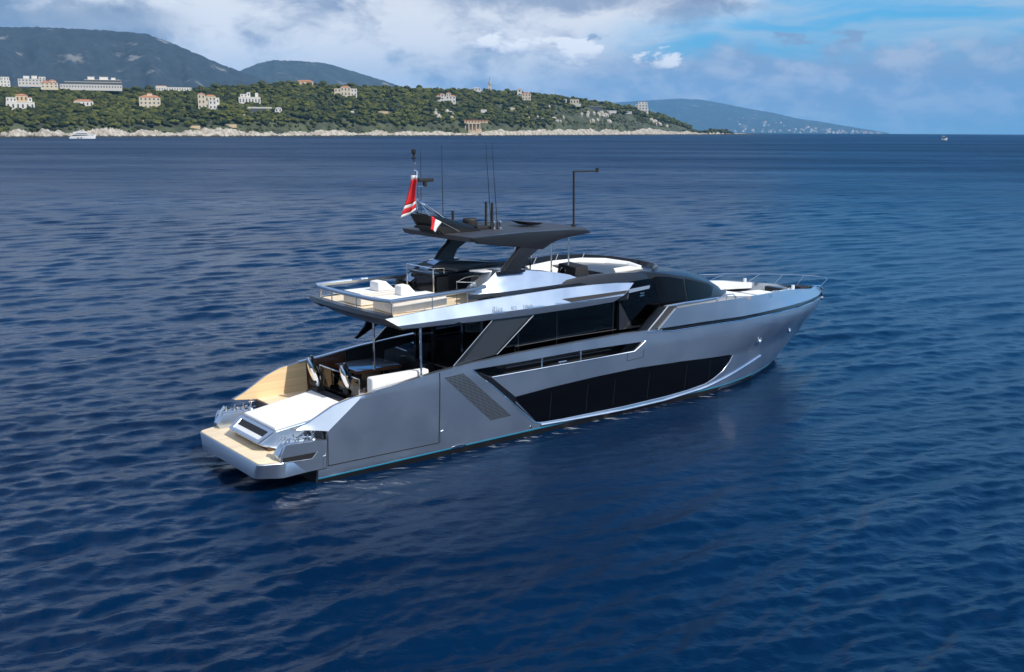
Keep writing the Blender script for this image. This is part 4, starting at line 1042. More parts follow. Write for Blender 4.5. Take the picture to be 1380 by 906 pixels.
for s_, t_ in ((10.9, .6), (11.15, .75), (11.3, .5)): q.lathe([(0, 0), (.09, 0), (.09, .05), (.04, .08), (.04, .3), (.07, .33), (0, .4)], (s_, t_, 9.44), 8)
q.build('aerial_mounts', 'steel', **Y_)
q = MB(); q.add([(13.0, -.9, 9.66), (14.1, -.9, 9.56), (14.1, .4, 9.56), (13.0, .4, 9.66), (13.4, -.7, 9.46), (14.0, -.7, 9.46), (14.0, .2, 9.46), (13.4, .2, 9.46)], [(0, 1, 2, 3), (4, 5, 6, 7), (0, 1, 5, 4), (1, 2, 6, 5), (2, 3, 7, 6), (3, 0, 4, 7)]); q.build('roof_hatch', 'charcoal', bevel=.015, **Y_)
q = MB(); q.tube([(15.35, 1.2, 9.38), (15.3, 1.2, 12.05)], .05, 8); q.tube([(15.3, 1.2, 12.03), (17.0, 1.05, 12.02)], .038, 8); q.tube([(17.0, 1.05, 11.96), (17.0, 1.05, 12.16)], .08, 8); q.lathe([(0, 0), (.10, 0), (.10, .1), (0, .12)], (15.35, 1.2, 9.38), 10); q.build('camera_pole', 'mattblack', **Y_)
q = MB(); q.box(.5, 1.7, 2.52, 2.98, 1.29, 1.31); q.build('quarter_teak', 'teak', **Y_)
# long dark awning arm seen under the overhang on the far side
q = MB(); q.sz([(5.4, 4.35), (5.55, 4.3), (7.0, 5.0), (8.5, 5.2), (8.5, 5.5), (7.2, 5.25), (6.6, 5.75), (6.35, 5.75), (5.95, 4.85)], -3.12, -3.02); q.build('side_brace', 'black', **Y_)


def flag(name, label, o, drop_, w_, sa, waves, cols, group):
    """cloth hanging from a hoist: u along the fly, v down"""
    b = MB(); nU, nV = 14, 16; vs = []; fs = []
    return b
def hang_flag(label, pts_top, pts_bot, bands, amp):
    root = empty('flag', (0, 0, 0))
    a0, a1 = Vector(pts_top[0]), Vector(pts_top[1]); b0, b1 = Vector(pts_bot[0]), Vector(pts_bot[1])
    n = 18
    org = Vector(a0)
    for v0, v1, mm, nm in bands:
        b = MB(); vs = []; fs = []; k = max(3, int((v1 - v0) * n))
        for j in range(k + 1):
            v = v0 + (v1 - v0) * j / k
            for i in range(9):
                u = i / 8; p = a0.lerp(a1, u).lerp(b0.lerp(b1, u), v)
                vs.append((p.x + amp * .5 * math.sin(u * 9 + v * 5), p.y + amp * math.sin(u * 7 + v * 4), p.z))
        for j in range(k):
            for i in range(8): fs.append((j * 9 + i, j * 9 + i + 1, j * 9 + i + 10, j * 9 + i + 9))
        b.add(vs, fs)
        o = b.build(nm, mm, root, ship=True, smooth=60, recalc=False)
        md = o.modifiers.new('cloth', 'SOLIDIFY'); md.thickness = .012
    root.location = YO; root.rotation_euler = (0, 0, YA)
    return tag(root, label, 'flag', 'flags on the yacht mast')
hang_flag('long red and white flag hanging from the top of the steel mast', [(6.72, -.05, 12.0), (6.88, .1, 12.0)], [(6.28, -.1, 10.15), (6.78, .25, 10.5)], [(0, .10, 'whitecloth', 'white_band'), (.10, .74, 'red', 'red_field'), (.74, .82, 'whitecloth', 'white_band'), (.82, .94, 'red', 'red_field'), (.94, 1, 'whitecloth', 'white_band')], .10)
r_ = empty('flag', YO, YA)
for nm, mm, u0, u1 in (('red_field', 'red', 0, .48), ('white_field', 'whitecloth', .48, 1)):
    b = MB(); vs = []; fs = []
    for j in range(11):
        v = j / 10
        for i in range(7):
            u = u0 + (u1 - u0) * i / 6
            p = Vector((7.10, .85, 10.26)).lerp(Vector((7.62, .85, 9.96)), u).lerp(Vector((7.00, .9, 9.70)).lerp(Vector((7.25, .95, 9.55)), u), v)
            vs.append((p.x, p.y + .05 * math.sin(u * 9 + v * 3) + .12, p.z))
    for j in range(10):
        for i in range(6): fs.append((j * 7 + i, j * 7 + i + 1, j * 7 + i + 8, j * 7 + i + 7))
    b.add(vs, fs); o = b.build(nm, mm, r_, ship=True, smooth=60, recalc=False); md = o.modifiers.new('cloth', 'SOLIDIFY'); md.thickness = .012
b = MB(); b.tube([(7.0, .12, 10.95), (7.12, .80, 10.27), (8.6, 1.0, 9.5)], .012, 5); b.build('halyard', 'steel', r_, ship=True)
tag(r_, 'short red and white flag drooping low beside the black mast fin', 'flag', 'flags on the yacht mast')


# ---- loose things on board
def at_ship(s, t, z): return YO + yL * s + yT * t + Vector((0, 0, z))
def scooter(label, s, t, z):
    root = empty('water_scooter', at_ship(s, t, z), YA)
    tag(root, label, 'water scooter', 'water scooters standing behind the cockpit')
    b = MB(); rg = []
    for h, w_, d_, off in ((.0, .07, .05, .30), (.12, .16, .10, .26), (.34, .23, .15, .18), (.62, .25, .17, .08), (.95, .22, .15, -.04), (1.25, .15, .11, -.14), (1.42, .07, .05, -.19)):
        rg.append([(off - .2 + d_ * math.sin(k), w_ * math.cos(k), h) for k in np.linspace(0, 6.283, 15)[:-1]])
    b.loft(rg); b.build('body', 'steel', root, ship=True)
    b = MB(); rg = []
    for h, w_, d_, off in ((.55, .06, .05, .34), (.75, .13, .09, .28), (1.0, .14, .10, .18), (1.3, .12, .09, .05), (1.52, .06, .05, -.04)):
        rg.append([(off - .2 + d_ * math.sin(k), w_ * math.cos(k), h) for k in np.linspace(0, 6.283, 13)[:-1]])
    b.loft(rg); b.build('black_hood', 'black', root, ship=True)
    for sg in (-1, 1):
        b = MB(); b.lathe([(.0, -.02), (.07, -.02), (.09, .0), (.11, .03), (.09, .06), (0, .03)], (-.10 - .12, sg * .10, .25), 14, 's'); b.build('jet_nozzle', 'mattblack', root, ship=True)
        b = MB(); b.tube([(.12, sg * .2, .72), (.2, sg * .3, .85), (.1, sg * .24, 1.05)], .025, 8); b.build('grip', 'mattblack', root, ship=True)
    b = MB(); b.box(-.05, .3, -.1, .1, -.14, .02); b.tube([(.25, 0, -.1), (.25, 0, .7)], .03, 8); b.build('stand', 'mattblack', root, ship=True)
scooter('chrome and black water scooter standing next to the inside of the teak wing', 2.36, -1.15, 2.78)
scooter('chrome and black water scooter standing next to the white cockpit bench', 2.98, .62, 2.66)


def lounge(label, s0, s1, t0, t1, bs, name='sun_lounge'):
    root = empty('deck_sofa', at_ship((s0 + s1) / 2, (t0 + t1) / 2, 6.46), YA)
    tag(root, label, 'sofa', 'white sofas on the upper deck')
    hs, ht_ = (s1 - s0) / 2, (t1 - t0) / 2; cs, ct = (s0 + s1) / 2, (t0 + t1) / 2
    b = MB(); b.box(-hs, hs, -ht_, ht_, .02, .50); b.build('seat', 'cream', root, bevel=.06, seg=3, ship=True)
    b = MB(); b.box(-hs + .03, hs - .03, -ht_ + .03, ht_ - .03, .505, .56); b.build('seat_cushion', 'white', root, bevel=.025, seg=2, ship=True)
    for a0, a1, b0, b1 in bs:
        b = MB(); b.add([(a0 - cs, b0 - ct, .56), (a0 - cs, b1 - ct, .56), (a1 - cs, b1 - ct, .56), (a1 - cs, b0 - ct, .56), (a0 - cs + .02, b0 - ct, .98), (a0 - cs + .02, b1 - ct, .98), (a0 - cs + .42, b1 - ct, 1.0), (a0 - cs + .42, b0 - ct, 1.0)], [(0, 1, 2, 3), (4, 5, 6, 7), (0, 1, 5, 4), (1, 2, 6, 5), (2, 3, 7, 6), (3, 0, 4, 7)])
        b.build('backrest', 'white', root, bevel=.07, seg=3, ship=True)
lounge('white sofa with one backrest at the middle of the upper deck', 3.85, 6.0, -1.25, .25, [(4.75, 5.7, -.5, .22)])
lounge('long white sofa along the starboard rail of the upper deck', 3.90, 6.65, 1.15, 2.75, [(4.95, 5.8, 1.2, 1.75)])


# =================================================================== HEADLAND: houses, trees
def ico(sub):
    bm = bmesh.new(); bmesh.ops.create_icosphere(bm, subdivisions=sub, radius=1.0)
    V = np.array([v.co[:] for v in bm.verts]); F = np.array([[v.index for v in f.verts] for f in bm.faces]); bm.free(); return V, F
IV, IF = ico(2)


def crown_template(seed, kind='pine'):
    g = np.random.default_rng(seed); Vs, Fs = [], []; k = 0
    n = {'pine': 6, 'round': 5, 'cypress': 4, 'shrub': 3}[kind]
    for i in range(n):
        a = g.uniform(0, 6.283)
        if kind == 'pine':
            rad = g.uniform(.15, .62) if i else 0; c = np.array([rad * math.cos(a), rad * math.sin(a), .62 + g.uniform(-.12, .20) - .18 * rad]); sc = np.array([1, 1, g.uniform(.46, .62)]) * g.uniform(.36, .56)
        elif kind == 'round':
            rad = g.uniform(.1, .5) if i else 0; c = np.array([rad * math.cos(a), rad * math.sin(a), .58 + g.uniform(-.25, .35)]); sc = np.array([1, 1, .85]) * g.uniform(.38, .55)
        elif kind == 'cypress':
            c = np.array([g.uniform(-.05, .05), g.uniform(-.05, .05), .35 + .45 * i]); sc = np.array([.26 - .045 * i, .26 - .045 * i, .48])
        else:
            rad = g.uniform(.1, .6) if i else 0; c = np.array([rad * math.cos(a), rad * math.sin(a), .25 + g.uniform(-.1, .15)]); sc = np.array([1, 1, .7]) * g.uniform(.35, .55)
        V = IV * (1 + g.normal(0, .13, (len(IV), 1))) * sc + c
        Vs.append(V); Fs.append(IF + k); k += len(IV)
    V = np.concatenate(Vs); F = np.concatenate(Fs)
    # leaf tufts that break the outline
    m_ = 70; idx = g.integers(0, len(V), m_); P = V[idx] * (1 + g.normal(0, .03, (m_, 1)))
    d = g.normal(0, 1, (m_, 3, 3)); d /= np.linalg.norm(d, axis=2, keepdims=True)
    T = P[:, None, :] + d * g.uniform(.05, .13, (m_, 1, 1)) * (.6 if kind == 'cypress' else 1)
    V = np.concatenate([V, T.reshape(-1, 3)]); F = np.concatenate([F, np.arange(m_ * 3).reshape(-1, 3) + k])
    return V, F


def leaf_mat(name, base):
    mt = mat(name, base, .9, spec=.15)
    t = NT(mt.node_tree); b = t.n['Principled BSDF']
    at = t.new('ShaderNodeAttribute'); at.attribute_name = 'kind'
    ge = t.new('ShaderNodeNewGeometry')
    n = t.noise(ge.outputs['Position'], .22, 4, .65)
    c1 = t.mix(at.outputs['Fac'], (.014, .021, .007), (.092, .095, .020))
    t.l.new(t.mix(t.ss(n, .3, .7), c1, t.vm('SCALE', c1, scale=1.5)), b.inputs['Base Color'])
    return mt
M['leaf'] = leaf_mat('evergreen foliage', (.05, .07, .025))
M['bark'] = mat('pine bark', (.09, .06, .04), .9)
M['stucco'] = mat('cream stucco', (.58, .50, .38), .85, var=.06, vscale=.3)
M['stuccow'] = mat('white stucco', (.64, .61, .56), .85, var=.05, vscale=.3)
M['ochre'] = mat('ochre stucco', (.58, .42, .26), .85, var=.08, vscale=.3)
M['tile'] = mat('terracotta tiles', (.42, .17, .085), .85, var=.25, vscale=.5)
M['slate'] = mat('grey roof', (.34, .34, .36), .7, var=.1)
M['concrete'] = mat('pale concrete', (.52, .50, .47), .85, var=.06)
M['windowdark'] = mat('dark window', (.09, .095, .10), .25)

CLEAR = []                                                  # (px0, px1, k0, k1) kept free of trees
def find_k(px, ypx, limit=1.25):
    tgt = el_of(px, ypx); best = None
    for k in np.linspace(8, inland(px) * limit, 400):
        r = shore(px) + k; z = float(terrain_z(np.array(px), np.array(k))) - drop(r)
        e = (z - CAM_H) / r
        if e >= tgt: return float(k)
        if best is None or abs(e - tgt) < best[0]: best = (abs(e - tgt), float(k))
    return best[1]


_wmesh = {}
def building(name, label, cat, px, yb, wpx, hpx, blocks, yaw=0.0, k=None, sink=3.0):
    """blocks: x0, x1 (share of width, -.5 .. .5), h0, h1 (share of height), depth in metres, wall, roof kind, roof material, (rows, cols) of windows"""
    given = k is not None
    k = find_k(px, yb) if k is None else k
    X, Yy, r = to_xy(px, k); zt = float(terrain_z(np.array(px), np.array(k))) - drop(r)
    z0 = CAM_H + el_of(px, yb) * r
    mpp = r / 1380.0; Wd = wpx * mpp; Hh = hpx * mpp
    az = math.atan2(X, Yy)
    root = empty(name, (X, Yy, z0), -az + yaw)
    tag(root, label, cat)
    CLEAR.append((px - wpx * .52, px + wpx * .52, k - (5 if given else 8 + hpx * mpp * .30 if hpx > 5 else 5), k + 14))
    for i, (x0, x1, h0, h1, dp, wl, rk, rm, win) in enumerate(blocks):
        a, b = x0 * Wd, x1 * Wd; c, d = h0 * Hh, h1 * Hh
        if h0 == 0: c = -sink
        ya = -dp / 2 + .4 * i
        q = MB(); q.box(a, b, ya, ya + dp, c, d); q.build('wall', wl, root, smooth=0)
        ov = .5
        if rk == 'hip':
            rh = min(b - a, dp) * .22; q = MB()
            inx = min(b - a, dp) * .5
            q.add([(a - ov, ya - ov, d + .02), (b + ov, ya - ov, d + .02), (b + ov, ya + dp + ov, d + .02), (a - ov, ya + dp + ov, d + .02), (a + inx - .1, ya + dp / 2, d + rh), (b - inx + .1, ya + dp / 2, d + rh)],
                  [(0, 1, 5, 4), (1, 2, 5), (2, 3, 4, 5), (3, 0, 4), (3, 2, 1, 0)]); q.build('roof', rm, root, smooth=0)
        elif rk == 'flat':
            q = MB(); q.box(a - .25, b + .25, ya - .25, ya + dp + .25, d + .02, d + .55); q.build('roof', rm, root, smooth=0)
        if win:
            nr_, nc = win
            ww, wh_ = (b - a) / nc * .38, (d - max(c, 0)) / nr_ * .46
            key = (round(ww, 1), round(wh_, 1))
            for rr in range(nr_):
                for c_ in range(nc):
                    if key not in _wmesh:
                        qq = MB(); qq.box(-ww / 2, ww / 2, -.06, .06, -wh_ / 2, wh_ / 2); o = qq.build('window', 'windowdark', root, smooth=0); _wmesh[key] = o.data
                    else:
                        o = bpy.data.objects.new('window', _wmesh[key]); COL.objects.link(o); o.parent = root
                    o.location = (a + (b - a) * (c_ + .5) / nc, ya - .03, max(c, 0) + (d - max(c, 0)) * (rr + .52) / nr_)
    return root, Wd, Hh, r


building('villa', 'ornate white villa with orange tower roof and terraces, farthest left on the slope', 'villa', 30, 149, 31, 19,
         [(-.5, .5, 0, .50, 14, 'stuccow', 'flat', 'concrete', (1, 6)), (-.48, -.12, .5, .78, 11, 'stuccow', 'flat', 'concrete', (1, 3)), (-.15, .28, .5, .92, 11, 'ochre', 'hip', 'tile', (1, 3)), (.28, .42, .5, .80, 10, 'stuccow', 'hip', 'tile', (1, 1)), (.1, .5, -.2, .2, 8, 'stuccow', None, None, None)])
building('villa', 'low villa with orange tiled roof half hidden by trees above the moored white yacht', 'villa', 115, 144, 22, 9,
         [(-.5, .5, 0, .72, 13, 'stuccow', 'hip', 'tile', (1, 5)), (.0, .42, -.3, .3, 10, 'stuccow', None, None, (1, 2))])
building('villa', 'square cream villa with red hipped roof and a small lantern on top', 'villa', 204, 147, 25, 20,
         [(-.5, .5, 0, .70, 18, 'stucco', 'hip', 'tile', (3, 5)), (-.12, .14, .70, .93, 6, 'stucco', 'hip', 'tile', None)])
building('villa', 'tall beige castle like villa with two orange roofs and a white lower tower', 'villa', 283, 148, 26, 22,
         [(-.5, -.16, 0, .86, 12, 'stucco', 'hip', 'tile', (3, 2)), (-.16, .34, 0, .76, 12, 'stucco', 'hip', 'tile', (2, 3)), (.0, .36, 0, .52, 15, 'stuccow', 'flat', 'stuccow', (2, 2)), (.34, .5, 0, .66, 8, 'stuccow', 'flat', 'stuccow', (2, 1))])
building('villa', 'bright white villa with uneven flat roofed towers', 'villa', 338, 141, 27, 15,
         [(-.5, .5, 0, .60, 15, 'stuccow', 'flat', 'stuccow', (1, 7)), (-.42, -.10, .6, .84, 9, 'stuccow', 'flat', 'stuccow', (1, 2)), (-.12, .04, .6, 1.0, 7, 'stuccow', 'flat', 'stuccow', (1, 1)), (.26, .40, .6, .95, 6, 'stuccow', 'flat', 'stuccow', None)])
building('modern_house', 'long low white modern house with thin flat roof, just below the bright white villa', 'house', 351, 152, 30, 9,
         [(-.5, .5, .58, .74, 10, 'stuccow', 'flat', 'stuccow', None), (-.45, .45, 0, .58, 9, 'windowdark', None, None, None), (-.5, -.4, 0, .58, 10, 'stuccow', None, None, None), (.0, .1, 0, .58, 10, 'stuccow', None, None, None)])
building('cottage', 'tiny white cottage beside a dark cypress, right of the long low modern house', 'house', 376, 152, 9, 7, [(-.5, .5, 0, .8, 8, 'stuccow', 'hip', 'slate', (1, 2))])
building('villa', 'wide beige villa with orange roofed centre, on the ridge left of the hill crest', 'villa', 467, 130, 29, 14,
         [(-.5, -.2, 0, .68, 13, 'stucco', 'flat', 'stucco', (2, 2)), (-.22, .22, 0, .82, 14, 'stucco', 'hip', 'tile', (2, 3)), (.22, .5, 0, .68, 13, 'stuccow', 'flat', 'stucco', (2, 2))])
building('villa', 'white villa with pink gables and pale blue shutters', 'villa', 601, 139, 26, 14,
         [(-.5, .5, 0, .62, 14, 'stuccow', 'hip', 'tile', (2, 6)), (-.28, -.06, .0, .80, 15, 'stuccow', 'hip', 'tile', (3, 1)), (.02, .26, 0, .88, 15.4, 'stuccow', 'hip', 'tile', (3, 2))])
building('villa', 'small red roofed villa with a slim square tower on its left', 'villa', 706, 135, 18, 15,
         [(-.5, -.16, 0, .92, 7, 'stuccow', 'hip', 'tile', (3, 1)), (-.16, .5, 0, .55, 12, 'stucco', 'hip', 'tile', (2, 3))])
building('terraced_house', 'spread out terraced house with flat roofs below the descending ridge', 'house', 765, 141, 34, 8,
         [(-.5, -.05, .3, .85, 12, 'stuccow', 'flat', 'concrete', (1, 4)), (.08, .42, 0, .8, 12, 'stucco', 'flat', 'concrete', (1, 3)), (-.5, .5, -.35, .12, 14, 'concrete', None, None, None)])
building('terraced_house', 'low glazed house with white roof edge, right of the spread out terraced house', 'house', 800, 148, 22, 6,
         [(-.5, .5, 0, .7, 12, 'windowdark', 'flat', 'stuccow', None), (-.5, -.38, 0, .7, 12.4, 'stuccow', None, None, None), (.38, .5, 0, .7, 12.4, 'stuccow', None, None, None)])
building('villa', 'tall white villa standing alone at the right end of the ridge', 'villa', 864, 152, 16, 14,
         [(-.5, .5, 0, .74, 16, 'stuccow', 'flat', 'stuccow', (3, 4)), (-.28, .45, .74, .98, 10, 'stuccow', 'flat', 'tile', (1, 3)), (.3, .55, -.3, .4, 12, 'stuccow', None, None, None)])
building('garden_wall', 'long pale garden wall below the low glazed house', 'wall', 820, 151.5, 20, 2.2, [(-.5, .5, 0, 1, 2, 'stuccow', None, None, None)])
building('garden_wall', 'pale garden wall nearest the tall white villa at the ridge end', 'wall', 842, 152.5, 18, 2.0, [(-.5, .5, 0, 1, 2, 'concrete', None, None, None)])
building('garden_wall', 'cream balustraded wall among trees above the right end of the colonnaded pavilion', 'wall', 681, 148, 26, 3.4, [(-.5, .5, 0, .7, 2, 'stucco', None, None, None), (-.5, -.44, 0, 1, 2.4, 'stucco', None, None, None), (-.1, -.04, 0, 1, 2.4, 'stucco', None, None, None), (.3, .36, 0, 1, 2.4, 'stucco', None, None, None)])
building('garden_wall', 'short white wall in the trees below the wide beige villa', 'wall', 476, 152, 15, 2.6, [(-.5, .5, 0, .8, 2, 'stuccow', None, None, None), (.3, .4, 0, 1.2, 2.4, 'stuccow', None, None, None)])
building('garden_wall', 'pinkish stone wall right of the short white wall, low in the trees', 'wall', 517, 152.5, 13, 2.4, [(-.5, .5, 0, .9, 2, 'ochre', None, None, None)])
building('cottage', 'small blue roofed house on the skyline beside the church spire', 'house', 642, 123, 12, 5, [(-.5, .5, 0, .7, 12, 'stuccow', 'hip', 'slate', (1, 3))])
building('villa', 'orange tiled house just showing above the treetops at the hill crest', 'villa', 413, 115, 21, 6, [(-.5, .5, 0, .75, 14, 'ochre', 'hip', 'tile', (1, 4))], k=float(inland(413)) * 1.0)
# skyline blocks at the upper left
building('apartment_block', 'white apartment block at the left edge of the skyline', 'apartments', 10, 117, 14, 12, [(-.5, .5, 0, .55, 16, 'stuccow', 'flat', 'concrete', (2, 4)), (-.2, .45, .55, .9, 12, 'stuccow', 'flat', 'concrete', (1, 3))], k=float(inland(10)) * .98)
building('apartment_block', 'long flat roofed block with roof sheds, second from the left on the skyline', 'apartments', 48, 115, 30, 11, [(-.5, .5, 0, .62, 16, 'concrete', 'flat', 'slate', (2, 8)), (-.3, -.08, .62, .92, 8, 'stuccow', 'flat', 'stuccow', None), (.0, .2, .62, .95, 8, 'stuccow', 'flat', 'stuccow', None), (.26, .5, 0, .86, 14, 'stuccow', 'flat', 'concrete', (3, 2))], k=float(inland(48)) * 1.0)
building('villa', 'pale ochre villa with small roof turret between two skyline blocks', 'villa', 71, 119, 19, 10, [(-.5, .5, 0, .62, 14, 'stucco', 'hip', 'tile', (2, 4)), (.0, .4, 0, .86, 12, 'stucco', 'hip', 'tile', (2, 2))], k=float(inland(71)) * .86)
building('apartment_block', 'very long terraced apartment block with stepped white roofs on the skyline', 'apartments', 127, 120, 70, 14,
         [(-.5, .5, 0, .32, 20, 'concrete', 'flat', 'stuccow', (1, 22)), (-.42, .5, .34, .55, 17, 'windowdark', 'flat', 'stuccow', None), (-.10, .48, .58, .76, 14, 'windowdark', 'flat', 'stuccow', None), (-.05, .06, .78, 1.0, 10, 'stuccow', 'flat', 'stuccow', None), (.14, .28, .78, 1.0, 10, 'stuccow', 'flat', 'stuccow', None), (.33, .4, .78, .95, 10, 'stuccow', 'flat', 'stuccow', None)], k=float(inland(127)) * .97)
building('apartment_block', 'low flat white building on the skyline behind cypress trees', 'apartments', 237, 123, 42, 6, [(-.5, .5, 0, .7, 16, 'stuccow', 'flat', 'stuccow', (1, 14)), (-.5, -.2, 0, 1.0, 14, 'stucco', 'flat', 'tile', (1, 4))], k=float(inland(237)) * .97)

# small terraces, huts and walls half buried in the slope
for px_, yb_, w_, h_, mt_, nm, lb in ((100, 158, 7, 2.5, 'ochre', 'garden_hut', 'little ochre hut low in the trees right of the moored white yacht mast'), (197, 165, 8, 3, 'ochre', 'garden_hut', 'ochre hut among trees straight below the square cream villa'),
                                   (262, 172, 14, 2.5, 'ochre', 'garden_wall', 'ochre terrace wall close above the shore below the castle like villa'), (310, 170, 16, 2.2, 'ochre', 'garden_wall', 'ochre terrace wall close above the shore right of the other ochre terrace wall'),
                                   (328, 157, 6, 3, 'stucco', 'garden_hut', 'small cream hut below the long low modern house'), (750, 163, 6, 2, 'stuccow', 'garden_hut', 'tiny white hut on the steep bushy slope left of the pale cliffs'), (652, 152, 8, 4.5, 'stuccow', 'garden_hut', 'small white hut directly above the colonnaded pavilion')):
    building(nm, lb, 'wall' if 'wall' in nm else 'hut', px_, yb_, w_, h_, [(-.5, .5, 0, .9, 5, mt_, 'flat' if 'hut' in nm else None, 'tile', None)])

# colonnade pavilion on the rocks
pk = 16.0; Xc, Yc, rc = to_xy(641, pk); mpp = rc / 1380
pv = empty('pavilion', (Xc, Yc, CAM_H + el_of(641, 178) * rc), -math.atan2(Xc, Yc))
tag(pv, 'colonnaded seaside pavilion with orange cornice standing on the shore rocks', 'pavilion')
u = mpp
q = MB(); q.box(-15 * u, 16 * u, -4, 5, 11.5 * u, 14.6 * u); q.build('upper_storey', 'ochre', pv, smooth=0)
q = MB(); q.box(-16 * u, 17 * u, -4.6, 5.6, 14.6 * u + .02, 15.6 * u); q.build('cornice', 'tile', pv, smooth=0)
q = MB(); q.box(-14.6 * u, 6.4 * u, -4.2, 5, 10.4 * u, 11.5 * u - .02); q.build('beam', 'stucco', pv, smooth=0)
q = MB(); q.box(-14 * u, 8 * u, 3.2, 4.0, 0, 10.4 * u); q.build('back_wall', 'ochre', pv, smooth=0)
q = MB(); q.box(-15 * u, 8 * u, -4.4, 5, -4, .6); q.build('plinth', 'stucco', pv, smooth=0)
for x_ in (-13.4, -8.8, -4.2, .8, 5.6):
    q = MB(); q.box(x_ * u - .95, x_ * u + .95, -4.1, -2.6, .62, 10.4 * u - .02); q.build('column', 'stucco', pv, smooth=0)
for x_ in (-12, -8, -4, 0, 4, 8, 12):
    q = MB(); q.box(x_ * u - 1.0, x_ * u + 1.0, -4.06, -3.9, 12.2 * u, 13.8 * u); q.build('window', 'windowdark', pv, smooth=0)
CLEAR.append((622, 660, 0, 30))
# church spire on the skyline
ck_ = float(inland(660)) * 1.02; Xc, Yc, rc = to_xy(660, ck_); u = rc / 1380
ch = empty('church_spire', (Xc, Yc, CAM_H + el_of(660, 121) * rc), -math.atan2(Xc, Yc))
tag(ch, 'slender grey church spire rising from the treetops on the skyline', 'spire')
q = MB(); q.box(-2.2 * u, 2.2 * u, -2.2 * u, 2.2 * u, -8, 4.5 * u); q.build('tower', 'concrete', ch, smooth=0)
q = MB(); q.lathe([(2.1 * u, 4.5 * u), (1.9 * u, 8 * u), (1.0 * u, 11 * u), (.5 * u, 15 * u), (.05, 18.5 * u)], (0, 0, 0), 8); q.build('spire', 'slate', ch, smooth=0)
for sx in (-1, 1):
    q = MB(); q.lathe([(.5 * u, 4.5 * u), (.4 * u, 7 * u), (.02, 9.5 * u)], (sx * 2 * u, -1.8 * u, 0), 6); q.build('pinnacle', 'slate', ch, smooth=0)


def forest():
    tpl = [crown_template(100 + i, 'pine') for i in range(7)] + [crown_template(200 + i, 'round') for i in range(5)] + [crown_template(300 + i, 'shrub') for i in range(4)]
    Vs, Fs, Ks = [], [], []; k0 = 0; g = np.random.default_rng(8)
    n = 0; tries = 0
    while n < 8200 and tries < 60000:
        tries += 1
        px = g.uniform(-255, 958); kk = 27 + (inland(px) * 1.12 - 27) * g.random() ** .9
        if any(a < px < b and c < kk < d for a, b, c, d in CLEAR): continue
        steep = 745 < px < 930
        dens = vnoise(px / 16.0 + 90, kk / 40.0 + 3)
        if steep and kk < inland(px) * .75 and dens < .42: continue
        X, Yy, r = to_xy(px, kk); zt = float(terrain_z(np.array(px), np.array(kk))) - drop(r)
        lim = inland(px)
        if px > 930: sz = g.uniform(2.2, 4.2) * max(.25, (962 - px) / 30)
        elif kk < 48 or steep and kk < lim * .7: sz = g.uniform(2.6, 5.2)
        else: sz = g.uniform(5.0, 8.6) * (1.0 + .25 * (r - 1700) / 1000)
        if kk < 48 or (steep and kk < lim * .7): ti = g.integers(9, 16)
        else: ti = g.integers(0, 9) if g.random() < .8 else g.integers(7, 14)
        V, F = tpl[ti]
        a = g.uniform(0, 6.283); ca, sa = math.cos(a), math.sin(a)
        s3 = sz * np.array([1, 1, g.uniform(.85, 1.25)])
        Q = V * s3; Q = np.stack([Q[:, 0] * ca - Q[:, 1] * sa + X, Q[:, 0] * sa + Q[:, 1] * ca + Yy, Q[:, 2] + zt - .5], 1)
        Vs.append(Q); Fs.append(F + k0); k0 += len(V)
        kind = np.clip(g.normal(.42 + .25 * (vnoise(px / 40.0, kk / 90.0) - .5), .22), 0, 1)
        if g.random() < .18: kind *= .2
        Ks.append(np.full(len(V), kind, np.float32)); n += 1
    V = np.concatenate(Vs); F = np.concatenate(Fs); Kd = np.concatenate(Ks)
    me = bpy.data.meshes.new('forest'); raw_mesh(me, V, F)
    at = me.attributes.new('kind', 'FLOAT', 'POINT'); at.data.foreach_set('value', Kd)
    o = link('forest', me, 'leaf', None, 0)
    tag(o, 'dense evergreen wood covering the headland slope', 'wood', kind='stuff')
forest()


def single_tree_meshes(kind, seed):
    V, F = crown_template(seed, kind); me = bpy.data.meshes.new('crown'); raw_mesh(me, V, F); me.materials.append(M['leaf'])
    at = me.attributes.new('kind', 'FLOAT', 'POINT'); at.data.foreach_set('value', np.full(len(V), {'pine': .35, 'round': .3, 'cypress': .02, 'shrub': .4}[kind], np.float32))
    b = MB(); h = .75 if kind != 'cypress' else .3
    b.tube([(0, 0, -.15), (.02, .01, h * .5), (0, 0, h)], .055, 6, .03)
    tm = bpy.data.meshes.new('trunk'); tm.from_pydata(b.v, [], b.f); tm.materials.append(M['bark'])
    return me, tm
_tm = {k: [single_tree_meshes(k, 500 + 10 * i + j) for j in range(3)] for i, k in enumerate(('pine', 'round', 'cypress'))}
def tree(name, label, cat, group, px, k, h, w, kind, var):
    X, Yy, r = to_xy(px, k); zt = float(terrain_z(np.array(px), np.array(k))) - drop(r)
    root = empty(name, (X, Yy, zt)); root.scale = (w, w, h); root.rotation_euler = (0, 0, var * 1.7)
    tag(root, label, cat, group)
    cm_, tm = _tm[kind][var % 3]
    for nm, me in (('crown', cm_), ('trunk', tm)):
        o = bpy.data.objects.new(nm, me); COL.objects.link(o); o.parent = root
for i, (px, k, h) in enumerate([(202, 200, 10), (208, 260, 15), (212, 262, 16), (217, 258, 13), (366, 150, 20), (305, 230, 13), (313, 232, 11), (322, 228, 12), (660, 300, 16), (667, 302, 13), (671, 298, 14), (612, 290, 10)]):
    tree('cypress', 'slim dark cypress standing out above the rounded trees of the wooded slope', 'cypress', 'cypresses on the wooded slope', px, k, h * .55, h * .62, 'cypress', i)
